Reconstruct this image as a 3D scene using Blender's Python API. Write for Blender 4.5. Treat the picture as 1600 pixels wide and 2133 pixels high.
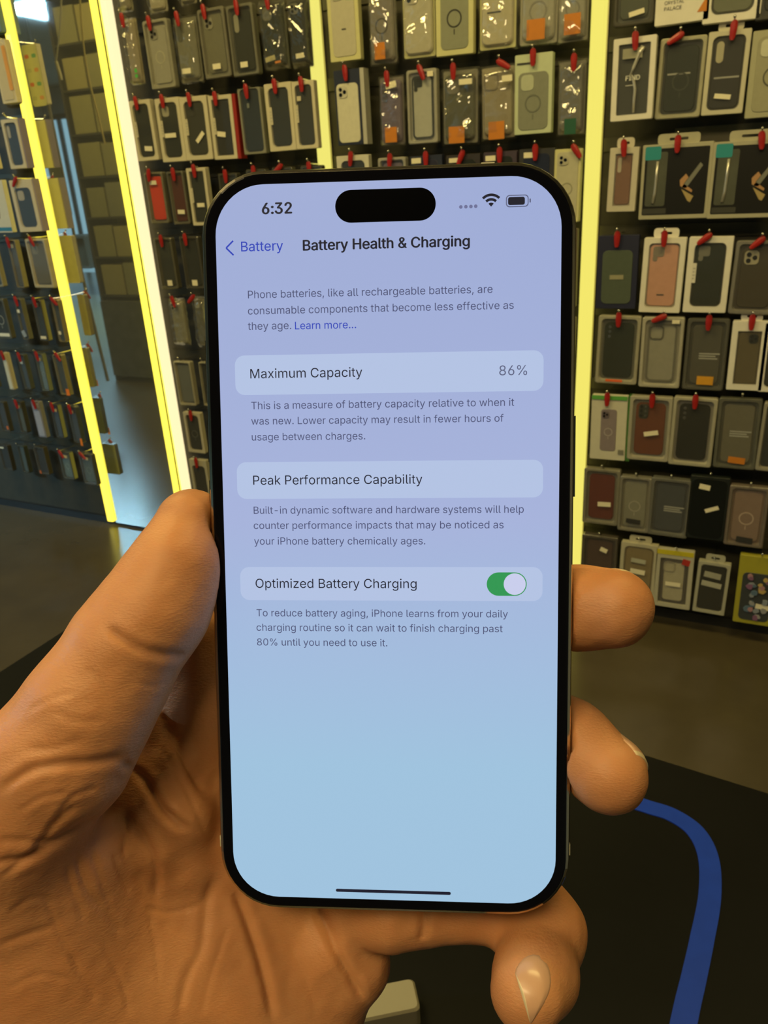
import bpy, math, random
import numpy as np
from mathutils import Matrix, Vector
from mathutils.geometry import delaunay_2d_cdt

# ------------------------------------------------------------------ camera, world, lights, exposure
for o in list(bpy.data.objects):
    bpy.data.objects.remove(o, do_unlink=True)
SC = bpy.context.scene
COL = SC.collection
FPX, CX, CY = 1640.0, 800.0, 1066.5          # focal length in pixels of the 1600 x 2133 frame
D = 2.26                                      # distance to the shop wall
CAM_H = 1.30


def nrm(v):
    v = np.array(v, float)
    return v / np.linalg.norm(v)


def camvec(px, py):
    return np.array([px - CX, -(py - CY), -FPX])


ZW = -nrm(camvec(1028, 4900))
XW = -nrm(camvec(-2800, 570))
XW = nrm(XW - ZW * np.dot(XW, ZW))
YW = np.cross(ZW, XW)
RW = np.stack([XW, YW, ZW])                   # world = RW @ camera vector
CPOS = np.array([0, 0, CAM_H])
CAM_M = Matrix([list(RW[0]) + [0], list(RW[1]) + [0], list(RW[2]) + [CAM_H], [0, 0, 0, 1]])

cam_d = bpy.data.cameras.new('camera')
cam = bpy.data.objects.new('camera', cam_d)
COL.objects.link(cam)
cam.matrix_world = CAM_M
cam_d.sensor_fit = 'AUTO'
cam_d.sensor_width = 36.0
cam_d.lens = 36.0 * FPX / 2133.0
cam_d.clip_start = 0.01
cam_d.clip_end = 60
cam_d.dof.use_dof = True
cam_d.dof.focus_distance = 0.166
cam_d.dof.aperture_fstop = cam_d.lens / 0.42   # a tiny aperture: the racks are only slightly soft
SC.camera = cam

SC.view_settings.view_transform = 'Standard'
SC.view_settings.look = 'None'
SC.view_settings.gamma = 1.0
SC.view_settings.exposure = 0.0
SC.view_settings.use_curve_mapping = False

world = bpy.data.worlds.new('world')
SC.world = world
world.use_nodes = True
bg = world.node_tree.nodes['Background']
bg.inputs[0].default_value = (1.0, 0.86, 0.6, 1)
bg.inputs[1].default_value = 0.02


def area_light(name, loc, aim, sx, sy, power, color):
    l = bpy.data.lights.new(name, 'AREA')
    l.shape = 'RECTANGLE'
    l.size, l.size_y, l.energy, l.color = sx, sy, power, color
    o = bpy.data.objects.new(name, l)
    COL.objects.link(o)
    o.location = loc
    o.rotation_euler = (Vector(aim) - Vector(loc)).to_track_quat('-Z', 'Y').to_euler()
    return o


WARM = (1.0, 0.79, 0.27)
LIGHTS = [  # the shop's ceiling lamps and added fill lamps: place, aim, size, power
    ('ceiling_or_fill_lamp', (-0.25, -0.95, 2.96), (-0.1, 0.1, 1.1), 1.5, 0.8, 54, (1.0, 0.78, 0.38)),  # unseen lamp added to light the hand from the front
    ('ceiling_or_fill_lamp', (-1.5, 0.75, 2.96), (-1.5, 1.5, 0.4), 0.9, 0.3, 41, WARM),
    ('ceiling_or_fill_lamp', (0.35, 0.95, 2.96), (0.2, 1.7, 0.4), 0.9, 0.3, 26, WARM),
    ('ceiling_or_fill_lamp', (-6.63, -2.32, 2.96), (-6.63, -2.32, 0), 0.9, 0.9, 420, (0.42, 0.78, 1.0)),
    ('ceiling_or_fill_lamp', (-6.4, -0.6, 2.96), (-6.8, -1.2, 0), 0.9, 0.5, 130, (0.42, 0.78, 1.0)),  # unseen lamp added to tint the shop floor blue
    ('ceiling_or_fill_lamp', (-3.9, 1.25, 2.96), (-3.9, 0.2, 0.9), 0.8, 0.3, 30, WARM),  # unseen lamp added to brighten the mirrored rack
]
for nm, loc, aim, sx, sy, pw, colr in LIGHTS:
    area_light(nm, loc, aim, sx, sy, pw, colr)


# ------------------------------------------------------------------ helpers
def ray(px, py):
    return RW @ camvec(px, py)


def on_y(px, py, y):
    r = ray(px, py)
    return CPOS + r * (y / r[1])


def on_z(px, py, z):
    r = ray(px, py)
    return CPOS + r * ((z - CAM_H) / r[2])


def srgb(r, g, b):
    f = lambda u: (u / 255 / 12.92) if u / 255 <= 0.04045 else ((u / 255 + 0.055) / 1.055) ** 2.4
    return (f(r), f(g), f(b))


def link(o, parent=None):
    COL.objects.link(o)
    if parent is not None:
        o.parent = parent
    return o


def thing(name, label, cat, loc=(0, 0, 0), rot=(0, 0, 0), group=None):
    o = bpy.data.objects.new(name, None)
    o.empty_display_size = 0.03
    COL.objects.link(o)
    o.location = loc
    o.rotation_euler = rot
    tag(o, label, cat, group)
    return o


def tag(o, label, cat, group=None, kind=None):
    if label:
        o['label'] = label
    if cat:
        o['category'] = cat
    if group:
        o['group'] = group
    if kind:
        o['kind'] = kind
    return o


class MB:
    """collects geometry of ONE mesh object"""

    def __init__(self):
        self.v, self.f, self.mi = [], [], []

    def layers(self, rings, cap0=True, cap1=True, m=0):
        base = len(self.v)
        n = len(rings[0])
        for r in rings:
            self.v += [tuple(p) for p in r]
        for k in range(len(rings) - 1):
            a, b = base + k * n, base + (k + 1) * n
            for i in range(n):
                j = (i + 1) % n
                self.f.append((a + i, a + j, b + j, b + i))
                self.mi.append(m)
        if cap0:
            self.f.append(tuple(base + i for i in reversed(range(n))))
            self.mi.append(m)
        if cap1:
            e = base + (len(rings) - 1) * n
            self.f.append(tuple(e + i for i in range(n)))
            self.mi.append(m)

    def box(self, x0, x1, y0, y1, z0, z1, m=0):
        a = [(x0, y0), (x1, y0), (x1, y1), (x0, y1)]
        self.layers([[(x, y, z0) for x, y in a], [(x, y, z1) for x, y in a]], m=m)

    def tube(self, pts, rad, n=8, m=0):
        P = [Vector(p) for p in pts]
        R = rad if isinstance(rad, (list, tuple)) else [rad] * len(P)
        rings = []
        up = Vector((0.13, 0.31, 0.94))
        for i, p in enumerate(P):
            t = (P[min(i + 1, len(P) - 1)] - P[max(i - 1, 0)]).normalized()
            a = t.cross(up)
            if a.length < 1e-4:
                a = t.cross(Vector((1, 0, 0)))
            a.normalize()
            b = t.cross(a)
            rings.append([tuple(p + (a * math.cos(2 * math.pi * k / n) + b * math.sin(2 * math.pi * k / n)) * R[i]) for k in range(n)])
        self.layers(rings, m=m)

    def ball(self, c, r, n=10, s=(1, 1, 1), m=0):
        rings = []
        for k in range(1, n):
            t = math.pi * k / n
            rings.append([(c[0] + s[0] * r * math.sin(t) * math.cos(2 * math.pi * i / n), c[1] + s[1] * r * math.sin(t) * math.sin(2 * math.pi * i / n), c[2] - s[2] * r * math.cos(t)) for i in range(n)])
        self.layers(rings, m=m)

    def build(self, name, mats, parent=None, smooth=False, recalc=True):
        me = bpy.data.meshes.new(name)
        me.from_pydata(self.v, [], self.f)
        ml = mats if isinstance(mats, (list, tuple)) else [mats]
        for m in ml:
            me.materials.append(m)
        if len(ml) > 1:
            me.polygons.foreach_set('material_index', self.mi)
        if recalc:
            import bmesh
            bm = bmesh.new()
            bm.from_mesh(me)
            bmesh.ops.recalc_face_normals(bm, faces=bm.faces)
            bm.to_mesh(me)
            bm.free()
        if smooth:
            me.polygons.foreach_set('use_smooth', [True] * len(me.polygons))
        me.update()
        o = bpy.data.objects.new(name, me)
        return link(o, parent)


def rrect(x0, x1, z0, z1, r, n=5):
    """rounded rectangle outline as (x, z), counter-clockwise"""
    r = max(min(r, (x1 - x0) / 2 - 1e-5, (z1 - z0) / 2 - 1e-5), 1e-5)
    out = []
    for cx, cz, a0 in ((x1 - r, z1 - r, 0), (x0 + r, z1 - r, 90), (x0 + r, z0 + r, 180), (x1 - r, z0 + r, 270)):
        for k in range(n + 1):
            a = math.radians(a0 + 90 * k / n)
            out.append((cx + r * math.cos(a), cz + r * math.sin(a)))
    return out


def at_y(outline, y):
    return [(x, y, z) for x, z in outline]


# ------------------------------------------------------------------ materials
MATS = {}


def mat(name, color, rough=0.5, metal=0.0, noise=0.0, nscale=40.0, spec=0.5, coat=0.0, bump=0.0, trans=0.0, emit=None, estr=1.0, sss=0.0):
    key = (name, tuple(color), rough, metal, noise, nscale, spec, coat, bump, emit, estr, sss)
    if key in MATS:
        return MATS[key]
    m = bpy.data.materials.new(name)
    m.use_nodes = True
    nt = m.node_tree
    b = nt.nodes['Principled BSDF']
    b.inputs['Base Color'].default_value = (*color, 1)
    b.inputs['Roughness'].default_value = rough
    b.inputs['Metallic'].default_value = metal
    b.inputs['Specular IOR Level'].default_value = spec
    b.inputs['Coat Weight'].default_value = coat
    b.inputs['Coat Roughness'].default_value = 0.05
    tc = nt.nodes.new('ShaderNodeTexCoord')
    nz = nt.nodes.new('ShaderNodeTexNoise')
    nz.inputs['Scale'].default_value = nscale
    nz.inputs['Detail'].default_value = 4
    nt.links.new(tc.outputs['Object'], nz.inputs['Vector'])
    if noise > 0:
        mx = nt.nodes.new('ShaderNodeMixRGB')
        mx.inputs[1].default_value = (*[c * (1 - noise) for c in color], 1)
        mx.inputs[2].default_value = (*[min(1, c * (1 + noise)) for c in color], 1)
        nt.links.new(nz.outputs['Fac'], mx.inputs[0])
        nt.links.new(mx.outputs[0], b.inputs['Base Color'])
    if bump > 0:
        bp = nt.nodes.new('ShaderNodeBump')
        bp.inputs['Strength'].default_value = bump
        bp.inputs['Distance'].default_value = 0.002
        nt.links.new(nz.outputs['Fac'], bp.inputs['Height'])
        nt.links.new(bp.outputs[0], b.inputs['Normal'])
    if emit:
        b.inputs['Emission Color'].default_value = (*emit, 1)
        b.inputs['Emission Strength'].default_value = estr
    MATS[key] = m
    return m


def film_mat(name, gloss=0.18, milk=0.06, tint=(0.9, 0.88, 0.8), rough=0.08, bump=0.0):
    key = ('film', name, gloss, milk, tint, rough, bump)
    if key in MATS:
        return MATS[key]
    m = bpy.data.materials.new(name)
    m.use_nodes = True
    nt = m.node_tree
    for n in list(nt.nodes):
        if n.type != 'OUTPUT_MATERIAL':
            nt.nodes.remove(n)
    out = [n for n in nt.nodes if n.type == 'OUTPUT_MATERIAL'][0]
    tr = nt.nodes.new('ShaderNodeBsdfTransparent')
    gl = nt.nodes.new('ShaderNodeBsdfGlossy')
    gl.inputs['Roughness'].default_value = rough
    gl.inputs['Color'].default_value = (1, 1, 1, 1)
    df = nt.nodes.new('ShaderNodeBsdfDiffuse')
    df.inputs['Color'].default_value = (*tint, 1)
    a = nt.nodes.new('ShaderNodeMixShader')
    a.inputs[0].default_value = milk
    b = nt.nodes.new('ShaderNodeMixShader')
    b.inputs[0].default_value = gloss
    nt.links.new(tr.outputs[0], a.inputs[1])
    nt.links.new(df.outputs[0], a.inputs[2])
    nt.links.new(a.outputs[0], b.inputs[1])
    nt.links.new(gl.outputs[0], b.inputs[2])
    nt.links.new(b.outputs[0], out.inputs[0])
    if bump > 0:
        tc = nt.nodes.new('ShaderNodeTexCoord')
        nz = nt.nodes.new('ShaderNodeTexNoise')
        nz.inputs['Scale'].default_value = 25
        nt.links.new(tc.outputs['Object'], nz.inputs['Vector'])
        bp = nt.nodes.new('ShaderNodeBump')
        bp.inputs['Strength'].default_value = bump
        bp.inputs['Distance'].default_value = 0.01
        nt.links.new(nz.outputs['Fac'], bp.inputs['Height'])
        nt.links.new(bp.outputs[0], gl.inputs['Normal'])
    MATS[key] = m
    return m


def emis_mat(name, color, strength=1.0, ramp=None):
    """a surface that gives off light; ramp = second colour and local z range"""
    m = bpy.data.materials.new(name)
    m.use_nodes = True
    nt = m.node_tree
    b = nt.nodes['Principled BSDF']
    b.inputs['Base Color'].default_value = (0.02, 0.02, 0.02, 1)
    b.inputs['Roughness'].default_value = 0.25
    b.inputs['Specular IOR Level'].default_value = 0.25
    b.inputs['Emission Color'].default_value = (*color, 1)
    b.inputs['Emission Strength'].default_value = strength
    if ramp:
        pass
    return m


# ------------------------------------------------------------------ the room
M_FLOOR = mat('dark glossy floor tile', (0.078, 0.062, 0.034), rough=0.26, noise=0.25, nscale=6, spec=0.5)
M_PANEL = mat('black display panel', (0.045, 0.040, 0.026), rough=0.6, noise=0.3, nscale=30)
M_ROOM = mat('grey painted wall', (0.26, 0.25, 0.22), rough=0.8, noise=0.15, nscale=4)
M_CEIL = mat('grey ceiling', (0.20, 0.18, 0.13), rough=0.9, noise=0.1, nscale=3)
M_MIRROR = mat('mirror silver', (0.80, 0.82, 0.80), rough=0.02, metal=1.0)
_nt = M_MIRROR.node_tree                      # a dusty mirror: part of its face scatters light
_df = _nt.nodes.new('ShaderNodeBsdfDiffuse')
_df.inputs['Color'].default_value = (0.34, 0.35, 0.33, 1)
_mx = _nt.nodes.new('ShaderNodeMixShader')
_mx.inputs[0].default_value = 0.16
_nt.links.new(_nt.nodes['Principled BSDF'].outputs[0], _mx.inputs[1])
_nt.links.new(_df.outputs[0], _mx.inputs[2])
_nt.links.new(_mx.outputs[0], _nt.nodes['Material Output'].inputs[0])
M_STEEL = mat('steel wire', (0.7, 0.68, 0.62), rough=0.22, metal=1.0)
M_ALU = mat('aluminium profile', (0.55, 0.5, 0.4), rough=0.35, metal=1.0)
M_BLACK = mat('black plastic', (0.012, 0.012, 0.012), rough=0.45)


def struct(name, mb, m):
    o = mb.build(name, m)
    o['kind'] = 'structure'
    return o


b = MB()
b.box(-14, 2.6, -7.0, D + 0.06, -0.08, 0.0)
floor = struct('floor', b, M_FLOOR)
b = MB()
b.box(-14, 2.6, -7.0, D + 0.06, 3.0, 3.08)
struct('ceiling', b, M_CEIL)
b = MB()
b.box(-14, 2.6, D, D + 0.06, 0.0, 3.0)
struct('wall_back', b, M_PANEL)
b = MB()
b.box(2.6, 2.66, -7.0, D + 0.06, 0.0, 3.0)
struct('wall_right', b, M_ROOM)
b = MB()
b.box(-14.06, -14, -7.0, D + 0.06, 0.0, 3.0)
struct('wall_left', b, M_ROOM)
b = MB()
b.box(-14, 2.6, -7.06, -7.0, 0.0, 3.0)
struct('wall_front', b, M_ROOM)
# glazed shop front far behind, seen only in the mirror: daylight comes in through it
b = MB()
b.box(-13.4, -8.0, -7.0, -6.97, 0.05, 2.5)
win = struct('window_1', b, emis_mat('daylight through shop front', (0.26, 0.50, 0.62), 1.0))
b = MB()
for x in (-13.45, -11.6, -9.8, -7.98):
    b.box(x - 0.04, x + 0.04, -7.0, -6.93, 0.0, 2.55)
b.box(-13.45, -7.98, -7.0, -6.93, 2.5, 2.58)
wf = b.build('window_frame', M_BLACK, win)


b = MB()
b.box(-4.6, 1.6, D - 0.014, D - 0.0002, 0.0, 0.030)
struct('baseboard_back', b, M_BLACK)
p_, q_ = on_y(1408, 268, D), on_y(1700, 330, D)
b = MB()
b.box(p_[0], q_[0], D - 0.012, D - 0.0002, q_[2], p_[2])
struct('trim_40', b, mat('grey olive board', (0.17, 0.155, 0.10), rough=.6, noise=.2, nscale=12))

# ------------------------------------------------------------------ light strips
XS = [-2.412, -2.018, -1.248, -0.4605]
STRIP = [
    (0, 0.034, 0.034, (1.0, 0.82, 0.075), 'yellow light strip at the left edge of the mirror'),
    (1, 0.034, 0.040, (1.0, 0.82, 0.075), 'thick yellow light strip at the right edge of the mirror, a dark seam along it'),
    (2, 0.030, 0.045, (0.88, 0.80, 0.17), 'pale yellow light strip whose lower end goes behind the top of the phone'),
    (3, 0.034, 0.045, (0.90, 0.80, 0.15), 'pale yellow light strip just right of the phone'),
]
for k, w, dp, colr, lab in STRIP:
    x = XS[k]
    t = thing('led_strip', lab, 'light strip', (x, D, 0.02), group='yellow light strips on the shop wall')
    b = MB()
    b.box(-w / 2 - 0.002, w / 2 + 0.002, -0.008, 0.0, 0, 2.9)
    b.build('profile', M_ALU, t)
    b = MB()
    o_ = rrect(-w / 2, w / 2, -dp, -0.008, 0.007, 4)
    b.layers([[(px, py, 0.0) for px, py in o_], [(px, py, 2.9) for px, py in o_]])
    b.build('diffuser', emis_mat('glowing diffuser', colr, 1.8 if k < 2 else 1.0), t)
    if k == 1:
        b = MB()
        o_ = rrect(w / 2 + 0.0055, w / 2 + 0.030, -dp + 0.004, 0.0, 0.007, 4)
        b.layers([[(px, py, 0.02) for px, py in o_], [(px, py, 2.9) for px, py in o_]])
        b.build('diffuser', emis_mat('glowing diffuser white', (1.0, 0.84, 0.46), 1.15), t)
        b = MB()
        b.tube([(w / 2 + 0.0027, -dp + 0.001, z) for z in (0.0, 2.9)], 0.0025, 6)
        b.build('seam', M_BLACK, t)

# mirror between the two left strips
b = MB()
b.box(XS[0] + 0.018, XS[1] - 0.018, D - 0.020, D - 0.0145, 0.012, 2.95)
mir = b.build('mirror', M_MIRROR)
tag(mir, 'tall narrow mirror panel between the two left yellow light strips', 'mirror')

# ------------------------------------------------------------------ lettering: advance and outlines (x, y, x, y, ...) of each character, in thousandths
GLYPH = {
    ' ': (188, []),
    '%': (676, [[175, 283, 153, 285, 132, 291, 115, 301, 101, 314, 89, 329, 81, 347, 76, 367, 75, 388, 75, 419, 78, 440, 87, 464, 97, 481, 115, 499, 133, 509, 153, 515, 175, 517, 212, 511, 230, 503, 246, 490, 258, 476, 267, 458, 273, 440, 276, 412, 273, 360, 264, 335, 254, 319, 235, 301, 218, 291, 198, 285], [175, 327, 198, 332, 209, 341, 219, 360, 223, 388, 222, 429, 213, 454, 198, 468, 175, 473, 153, 468, 142, 459, 131, 440, 127, 412, 129, 370, 138, 346, 153, 332], [501, -10, 478, -8, 458, -2, 441, 8, 426, 21, 415, 37, 407, 55, 402, 74, 400, 95, 401, 127, 403, 147, 412, 172, 423, 189, 441, 207, 458, 217, 478, 223, 501, 225, 538, 219, 556, 210, 571, 198, 583, 184, 592, 166, 599, 141, 601, 120, 598, 68, 589, 43, 579, 26, 561, 8, 544, -2, 524, -8], [501, 35, 518, 37, 535, 49, 545, 67, 549, 95, 547, 137, 538, 162, 524, 176, 501, 180, 484, 178, 467, 166, 457, 148, 453, 120, 454, 78, 464, 53, 479, 39], [132, 0, 482, 509, 540, 509, 191, 0]]),
    '&': (448, [[197, -7, 161, -4, 129, 4, 101, 17, 78, 34, 59, 54, 45, 78, 37, 105, 34, 133, 36, 156, 42, 177, 51, 195, 68, 218, 111, 256, 229, 345, 244, 360, 256, 378, 261, 393, 262, 411, 258, 427, 253, 437, 241, 449, 232, 455, 215, 460, 197, 461, 180, 458, 164, 451, 152, 441, 143, 428, 138, 412, 137, 394, 140, 376, 147, 359, 181, 312, 438, 0, 364, 0, 111, 306, 85, 350, 76, 384, 78, 423, 84, 445, 91, 458, 115, 486, 149, 505, 191, 513, 235, 510, 266, 499, 295, 477, 315, 447, 323, 412, 322, 388, 317, 367, 308, 347, 291, 325, 261, 297, 140, 206, 118, 185, 107, 169, 98, 143, 99, 113, 109, 87, 128, 67, 143, 57, 160, 51, 193, 46, 230, 51, 265, 66, 284, 79, 301, 95, 325, 128, 336, 151, 344, 177, 349, 224, 408, 224, 403, 170, 391, 128, 374, 97, 333, 47, 305, 23, 280, 10, 243, -2]]),
    ',': (188, [[38, -119, 68, 71, 137, 71, 84, -119]]),
    '-': (453, [[337, 244, 337, 188, 114, 188, 114, 244]]),
    '.': (188, [[95, -4, 78, -1, 63, 9, 53, 24, 50, 41, 53, 59, 63, 73, 78, 83, 95, 87, 113, 83, 128, 73, 138, 59, 141, 41, 138, 24, 128, 9, 113, -1]]),
    '0': (453, [[227, -7, 187, -2, 151, 11, 120, 32, 95, 62, 74, 99, 60, 144, 51, 196, 48, 254, 51, 312, 60, 364, 75, 409, 95, 447, 121, 476, 151, 498, 187, 511, 227, 516, 267, 511, 302, 498, 333, 476, 358, 447, 379, 409, 393, 364, 402, 312, 405, 254, 402, 196, 393, 144, 379, 99, 359, 62, 333, 32, 302, 11, 267, -2], [227, 50, 253, 53, 276, 63, 297, 80, 313, 103, 327, 133, 336, 168, 342, 208, 344, 254, 342, 300, 336, 341, 327, 376, 313, 405, 297, 429, 276, 446, 253, 456, 227, 460, 200, 456, 177, 446, 157, 429, 140, 405, 127, 376, 117, 341, 111, 300, 109, 254, 111, 208, 117, 168, 127, 133, 140, 103, 157, 80, 177, 63, 200, 53]]),
    '2': (453, [[64, 0, 64, 47, 282, 282, 299, 305, 311, 327, 317, 343, 320, 366, 319, 385, 315, 403, 308, 419, 297, 432, 283, 443, 262, 454, 224, 460, 202, 458, 184, 453, 167, 444, 153, 433, 142, 419, 134, 402, 129, 383, 127, 362, 66, 362, 71, 405, 86, 442, 111, 473, 143, 496, 182, 511, 214, 515, 258, 513, 297, 501, 330, 480, 356, 453, 373, 420, 381, 382, 378, 345, 365, 304, 347, 275, 315, 232, 153, 60, 153, 57, 389, 57, 389, 0]]),
    '3': (453, [[218, -7, 184, -4, 152, 2, 123, 14, 98, 30, 76, 50, 60, 74, 49, 101, 44, 132, 109, 132, 113, 113, 120, 97, 130, 83, 149, 68, 165, 59, 191, 52, 219, 50, 241, 51, 262, 56, 281, 64, 297, 74, 311, 88, 321, 104, 327, 123, 329, 145, 327, 165, 322, 184, 312, 202, 304, 212, 288, 226, 267, 237, 242, 244, 212, 247, 157, 248, 157, 273, 157, 299, 288, 448, 288, 452, 70, 452, 70, 509, 372, 509, 372, 461, 211, 278, 211, 289, 239, 290, 276, 286, 298, 280, 318, 271, 352, 246, 371, 222, 387, 186, 393, 145, 387, 103, 380, 84, 365, 58, 351, 42, 327, 23, 299, 8, 277, 1, 243, -6]]),
    '6': (453, [[226, -7, 182, -1, 152, 10, 125, 26, 96, 56, 75, 94, 66, 126, 64, 162, 68, 199, 84, 249, 110, 298, 252, 509, 322, 509, 151, 261, 145, 261, 156, 278, 168, 291, 183, 301, 200, 309, 235, 314, 278, 309, 307, 299, 340, 278, 365, 248, 381, 212, 389, 169, 386, 123, 377, 92, 356, 55, 327, 26, 301, 9, 271, -2], [226, 48, 248, 50, 267, 56, 284, 66, 299, 79, 311, 95, 320, 114, 326, 135, 327, 157, 326, 180, 320, 201, 311, 219, 299, 235, 284, 248, 267, 258, 248, 263, 226, 265, 205, 263, 186, 258, 168, 248, 153, 235, 141, 220, 132, 201, 127, 181, 125, 158, 127, 135, 132, 114, 141, 96, 153, 79, 168, 66, 186, 56, 205, 50]]),
    '8': (453, [[226, -7, 189, -4, 156, 3, 126, 16, 101, 33, 80, 54, 64, 78, 55, 106, 52, 135, 54, 159, 59, 181, 68, 202, 81, 220, 95, 236, 113, 249, 132, 259, 153, 265, 153, 267, 127, 277, 105, 293, 93, 308, 79, 333, 72, 360, 70, 380, 73, 408, 82, 434, 101, 464, 122, 483, 137, 493, 164, 506, 184, 511, 226, 516, 269, 511, 288, 506, 315, 493, 337, 477, 350, 464, 370, 434, 379, 408, 382, 380, 379, 351, 373, 333, 359, 308, 347, 293, 326, 277, 300, 267, 300, 265, 321, 259, 339, 249, 357, 236, 372, 220, 384, 202, 393, 181, 399, 159, 401, 135, 398, 106, 388, 78, 373, 54, 352, 33, 326, 16, 296, 3, 263, -4], [226, 49, 250, 51, 272, 55, 291, 63, 307, 74, 319, 87, 329, 102, 335, 119, 337, 139, 335, 159, 329, 177, 319, 194, 305, 208, 289, 220, 270, 228, 249, 233, 226, 235, 203, 233, 182, 228, 163, 220, 147, 208, 133, 194, 123, 177, 117, 159, 115, 139, 117, 119, 123, 102, 132, 87, 145, 74, 161, 63, 180, 55, 202, 51], [226, 290, 246, 291, 263, 296, 279, 303, 293, 313, 304, 326, 312, 341, 318, 357, 319, 376, 318, 394, 313, 410, 305, 425, 294, 437, 280, 447, 264, 454, 226, 460, 188, 454, 172, 447, 159, 437, 148, 425, 139, 410, 134, 394, 133, 376, 134, 357, 139, 341, 148, 326, 159, 313, 173, 303, 189, 296, 207, 291]]),
    ':': (188, [[95, -4, 78, -1, 63, 9, 53, 24, 50, 41, 53, 59, 63, 73, 78, 83, 95, 87, 113, 83, 128, 73, 138, 59, 141, 41, 138, 24, 128, 9, 113, -1], [95, 271, 78, 274, 63, 284, 53, 299, 50, 316, 53, 334, 63, 349, 78, 359, 95, 362, 113, 359, 128, 349, 138, 334, 141, 316, 138, 299, 128, 284, 113, 274]]),
    'A': (480, [[16, 0, 201, 509, 276, 509, 463, 0, 395, 0, 264, 372, 232, 478, 245, 478, 220, 393, 191, 302, 85, 0], [110, 142, 110, 199, 370, 199, 370, 142]]),
    'B': (456, [[60, 0, 60, 509, 241, 509, 278, 506, 320, 495, 337, 486, 359, 469, 381, 442, 394, 410, 398, 374, 395, 344, 387, 320, 369, 297, 347, 280, 315, 267, 315, 262, 345, 255, 374, 237, 398, 210, 412, 181, 418, 146, 415, 108, 404, 75, 384, 45, 362, 28, 344, 18, 313, 7, 288, 3, 247, 0], [125, 57, 272, 58, 306, 66, 323, 74, 341, 92, 349, 105, 354, 120, 355, 137, 354, 155, 342, 184, 331, 199, 317, 211, 299, 221, 279, 228, 248, 231, 125, 231], [125, 285, 245, 286, 265, 288, 283, 294, 308, 309, 323, 326, 333, 348, 336, 372, 333, 396, 323, 417, 306, 434, 291, 443, 273, 448, 252, 451, 125, 452]]),
    'C': (510, [[267, -7, 220, -2, 177, 11, 138, 33, 104, 63, 77, 101, 57, 146, 44, 197, 40, 254, 44, 311, 52, 346, 63, 378, 86, 421, 115, 456, 150, 484, 191, 503, 220, 511, 267, 516, 314, 511, 357, 498, 388, 481, 421, 453, 443, 426, 463, 385, 473, 348, 408, 348, 401, 373, 389, 395, 375, 413, 357, 428, 337, 440, 315, 449, 292, 454, 267, 456, 223, 450, 193, 438, 174, 426, 158, 412, 143, 394, 120, 352, 112, 327, 106, 300, 104, 270, 105, 223, 116, 168, 125, 145, 144, 114, 158, 97, 175, 82, 213, 62, 256, 53, 292, 55, 332, 66, 366, 88, 382, 105, 393, 120, 401, 136, 408, 160, 473, 160, 463, 124, 448, 91, 428, 62, 402, 38, 373, 19, 341, 5, 305, -4]]),
    'D': (502, [[219, 0, 96, 0, 96, 57, 244, 58, 284, 66, 307, 75, 328, 87, 354, 110, 368, 128, 379, 149, 394, 198, 399, 255, 396, 299, 388, 337, 374, 371, 354, 399, 329, 422, 299, 438, 262, 448, 221, 452, 93, 452, 93, 509, 225, 509, 278, 504, 325, 492, 353, 478, 377, 461, 399, 441, 418, 418, 440, 377, 451, 345, 458, 311, 462, 255, 458, 199, 446, 149, 426, 105, 398, 68, 364, 39, 322, 17, 274, 4], [125, 509, 125, 0, 60, 0, 60, 509]]),
    'E': (419, [[60, 0, 60, 509, 372, 509, 372, 452, 125, 452, 125, 286, 355, 286, 355, 229, 125, 229, 125, 57, 375, 57, 375, 0]]),
    'F': (410, [[60, 0, 60, 509, 369, 509, 369, 452, 125, 452, 125, 278, 346, 278, 346, 221, 125, 221, 125, 0]]),
    'H': (517, [[60, 0, 60, 509, 125, 509, 125, 289, 392, 289, 392, 509, 457, 509, 457, 0, 392, 0, 392, 232, 125, 232, 125, 0]]),
    'I': (300, [[31, 0, 31, 57, 118, 57, 118, 452, 31, 452, 31, 509, 269, 509, 269, 452, 183, 452, 183, 57, 269, 57, 269, 0]]),
    'L': (393, [[60, 0, 60, 509, 125, 509, 125, 57, 361, 57, 361, 0]]),
    'M': (628, [[60, 0, 60, 509, 152, 509, 280, 181, 322, 49, 307, 49, 342, 158, 476, 509, 568, 509, 568, 0, 504, 0, 506, 413, 507, 457, 513, 457, 471, 331, 342, 0, 286, 0, 167, 301, 112, 457, 119, 457, 120, 405, 122, 0]]),
    'N': (523, [[60, 0, 60, 509, 136, 509, 360, 156, 414, 55, 405, 54, 399, 163, 399, 509, 463, 509, 463, 0, 387, 0, 171, 342, 108, 452, 119, 454, 125, 298, 125, 0]]),
    'O': (533, [[267, -7, 220, -2, 177, 11, 138, 33, 105, 63, 78, 101, 57, 146, 44, 197, 40, 254, 44, 311, 57, 362, 78, 407, 105, 445, 138, 475, 177, 498, 220, 511, 267, 516, 314, 511, 357, 498, 396, 475, 429, 445, 456, 407, 477, 362, 489, 311, 493, 254, 489, 197, 477, 146, 456, 101, 429, 63, 396, 33, 357, 11, 314, -2], [267, 53, 300, 56, 330, 66, 358, 82, 383, 105, 403, 133, 418, 168, 427, 208, 430, 254, 427, 300, 418, 341, 403, 376, 383, 404, 358, 427, 330, 443, 300, 453, 267, 456, 234, 453, 203, 443, 175, 426, 151, 404, 131, 375, 116, 340, 107, 300, 103, 254, 107, 208, 116, 168, 131, 133, 151, 105, 175, 82, 203, 66, 234, 56]]),
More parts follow.
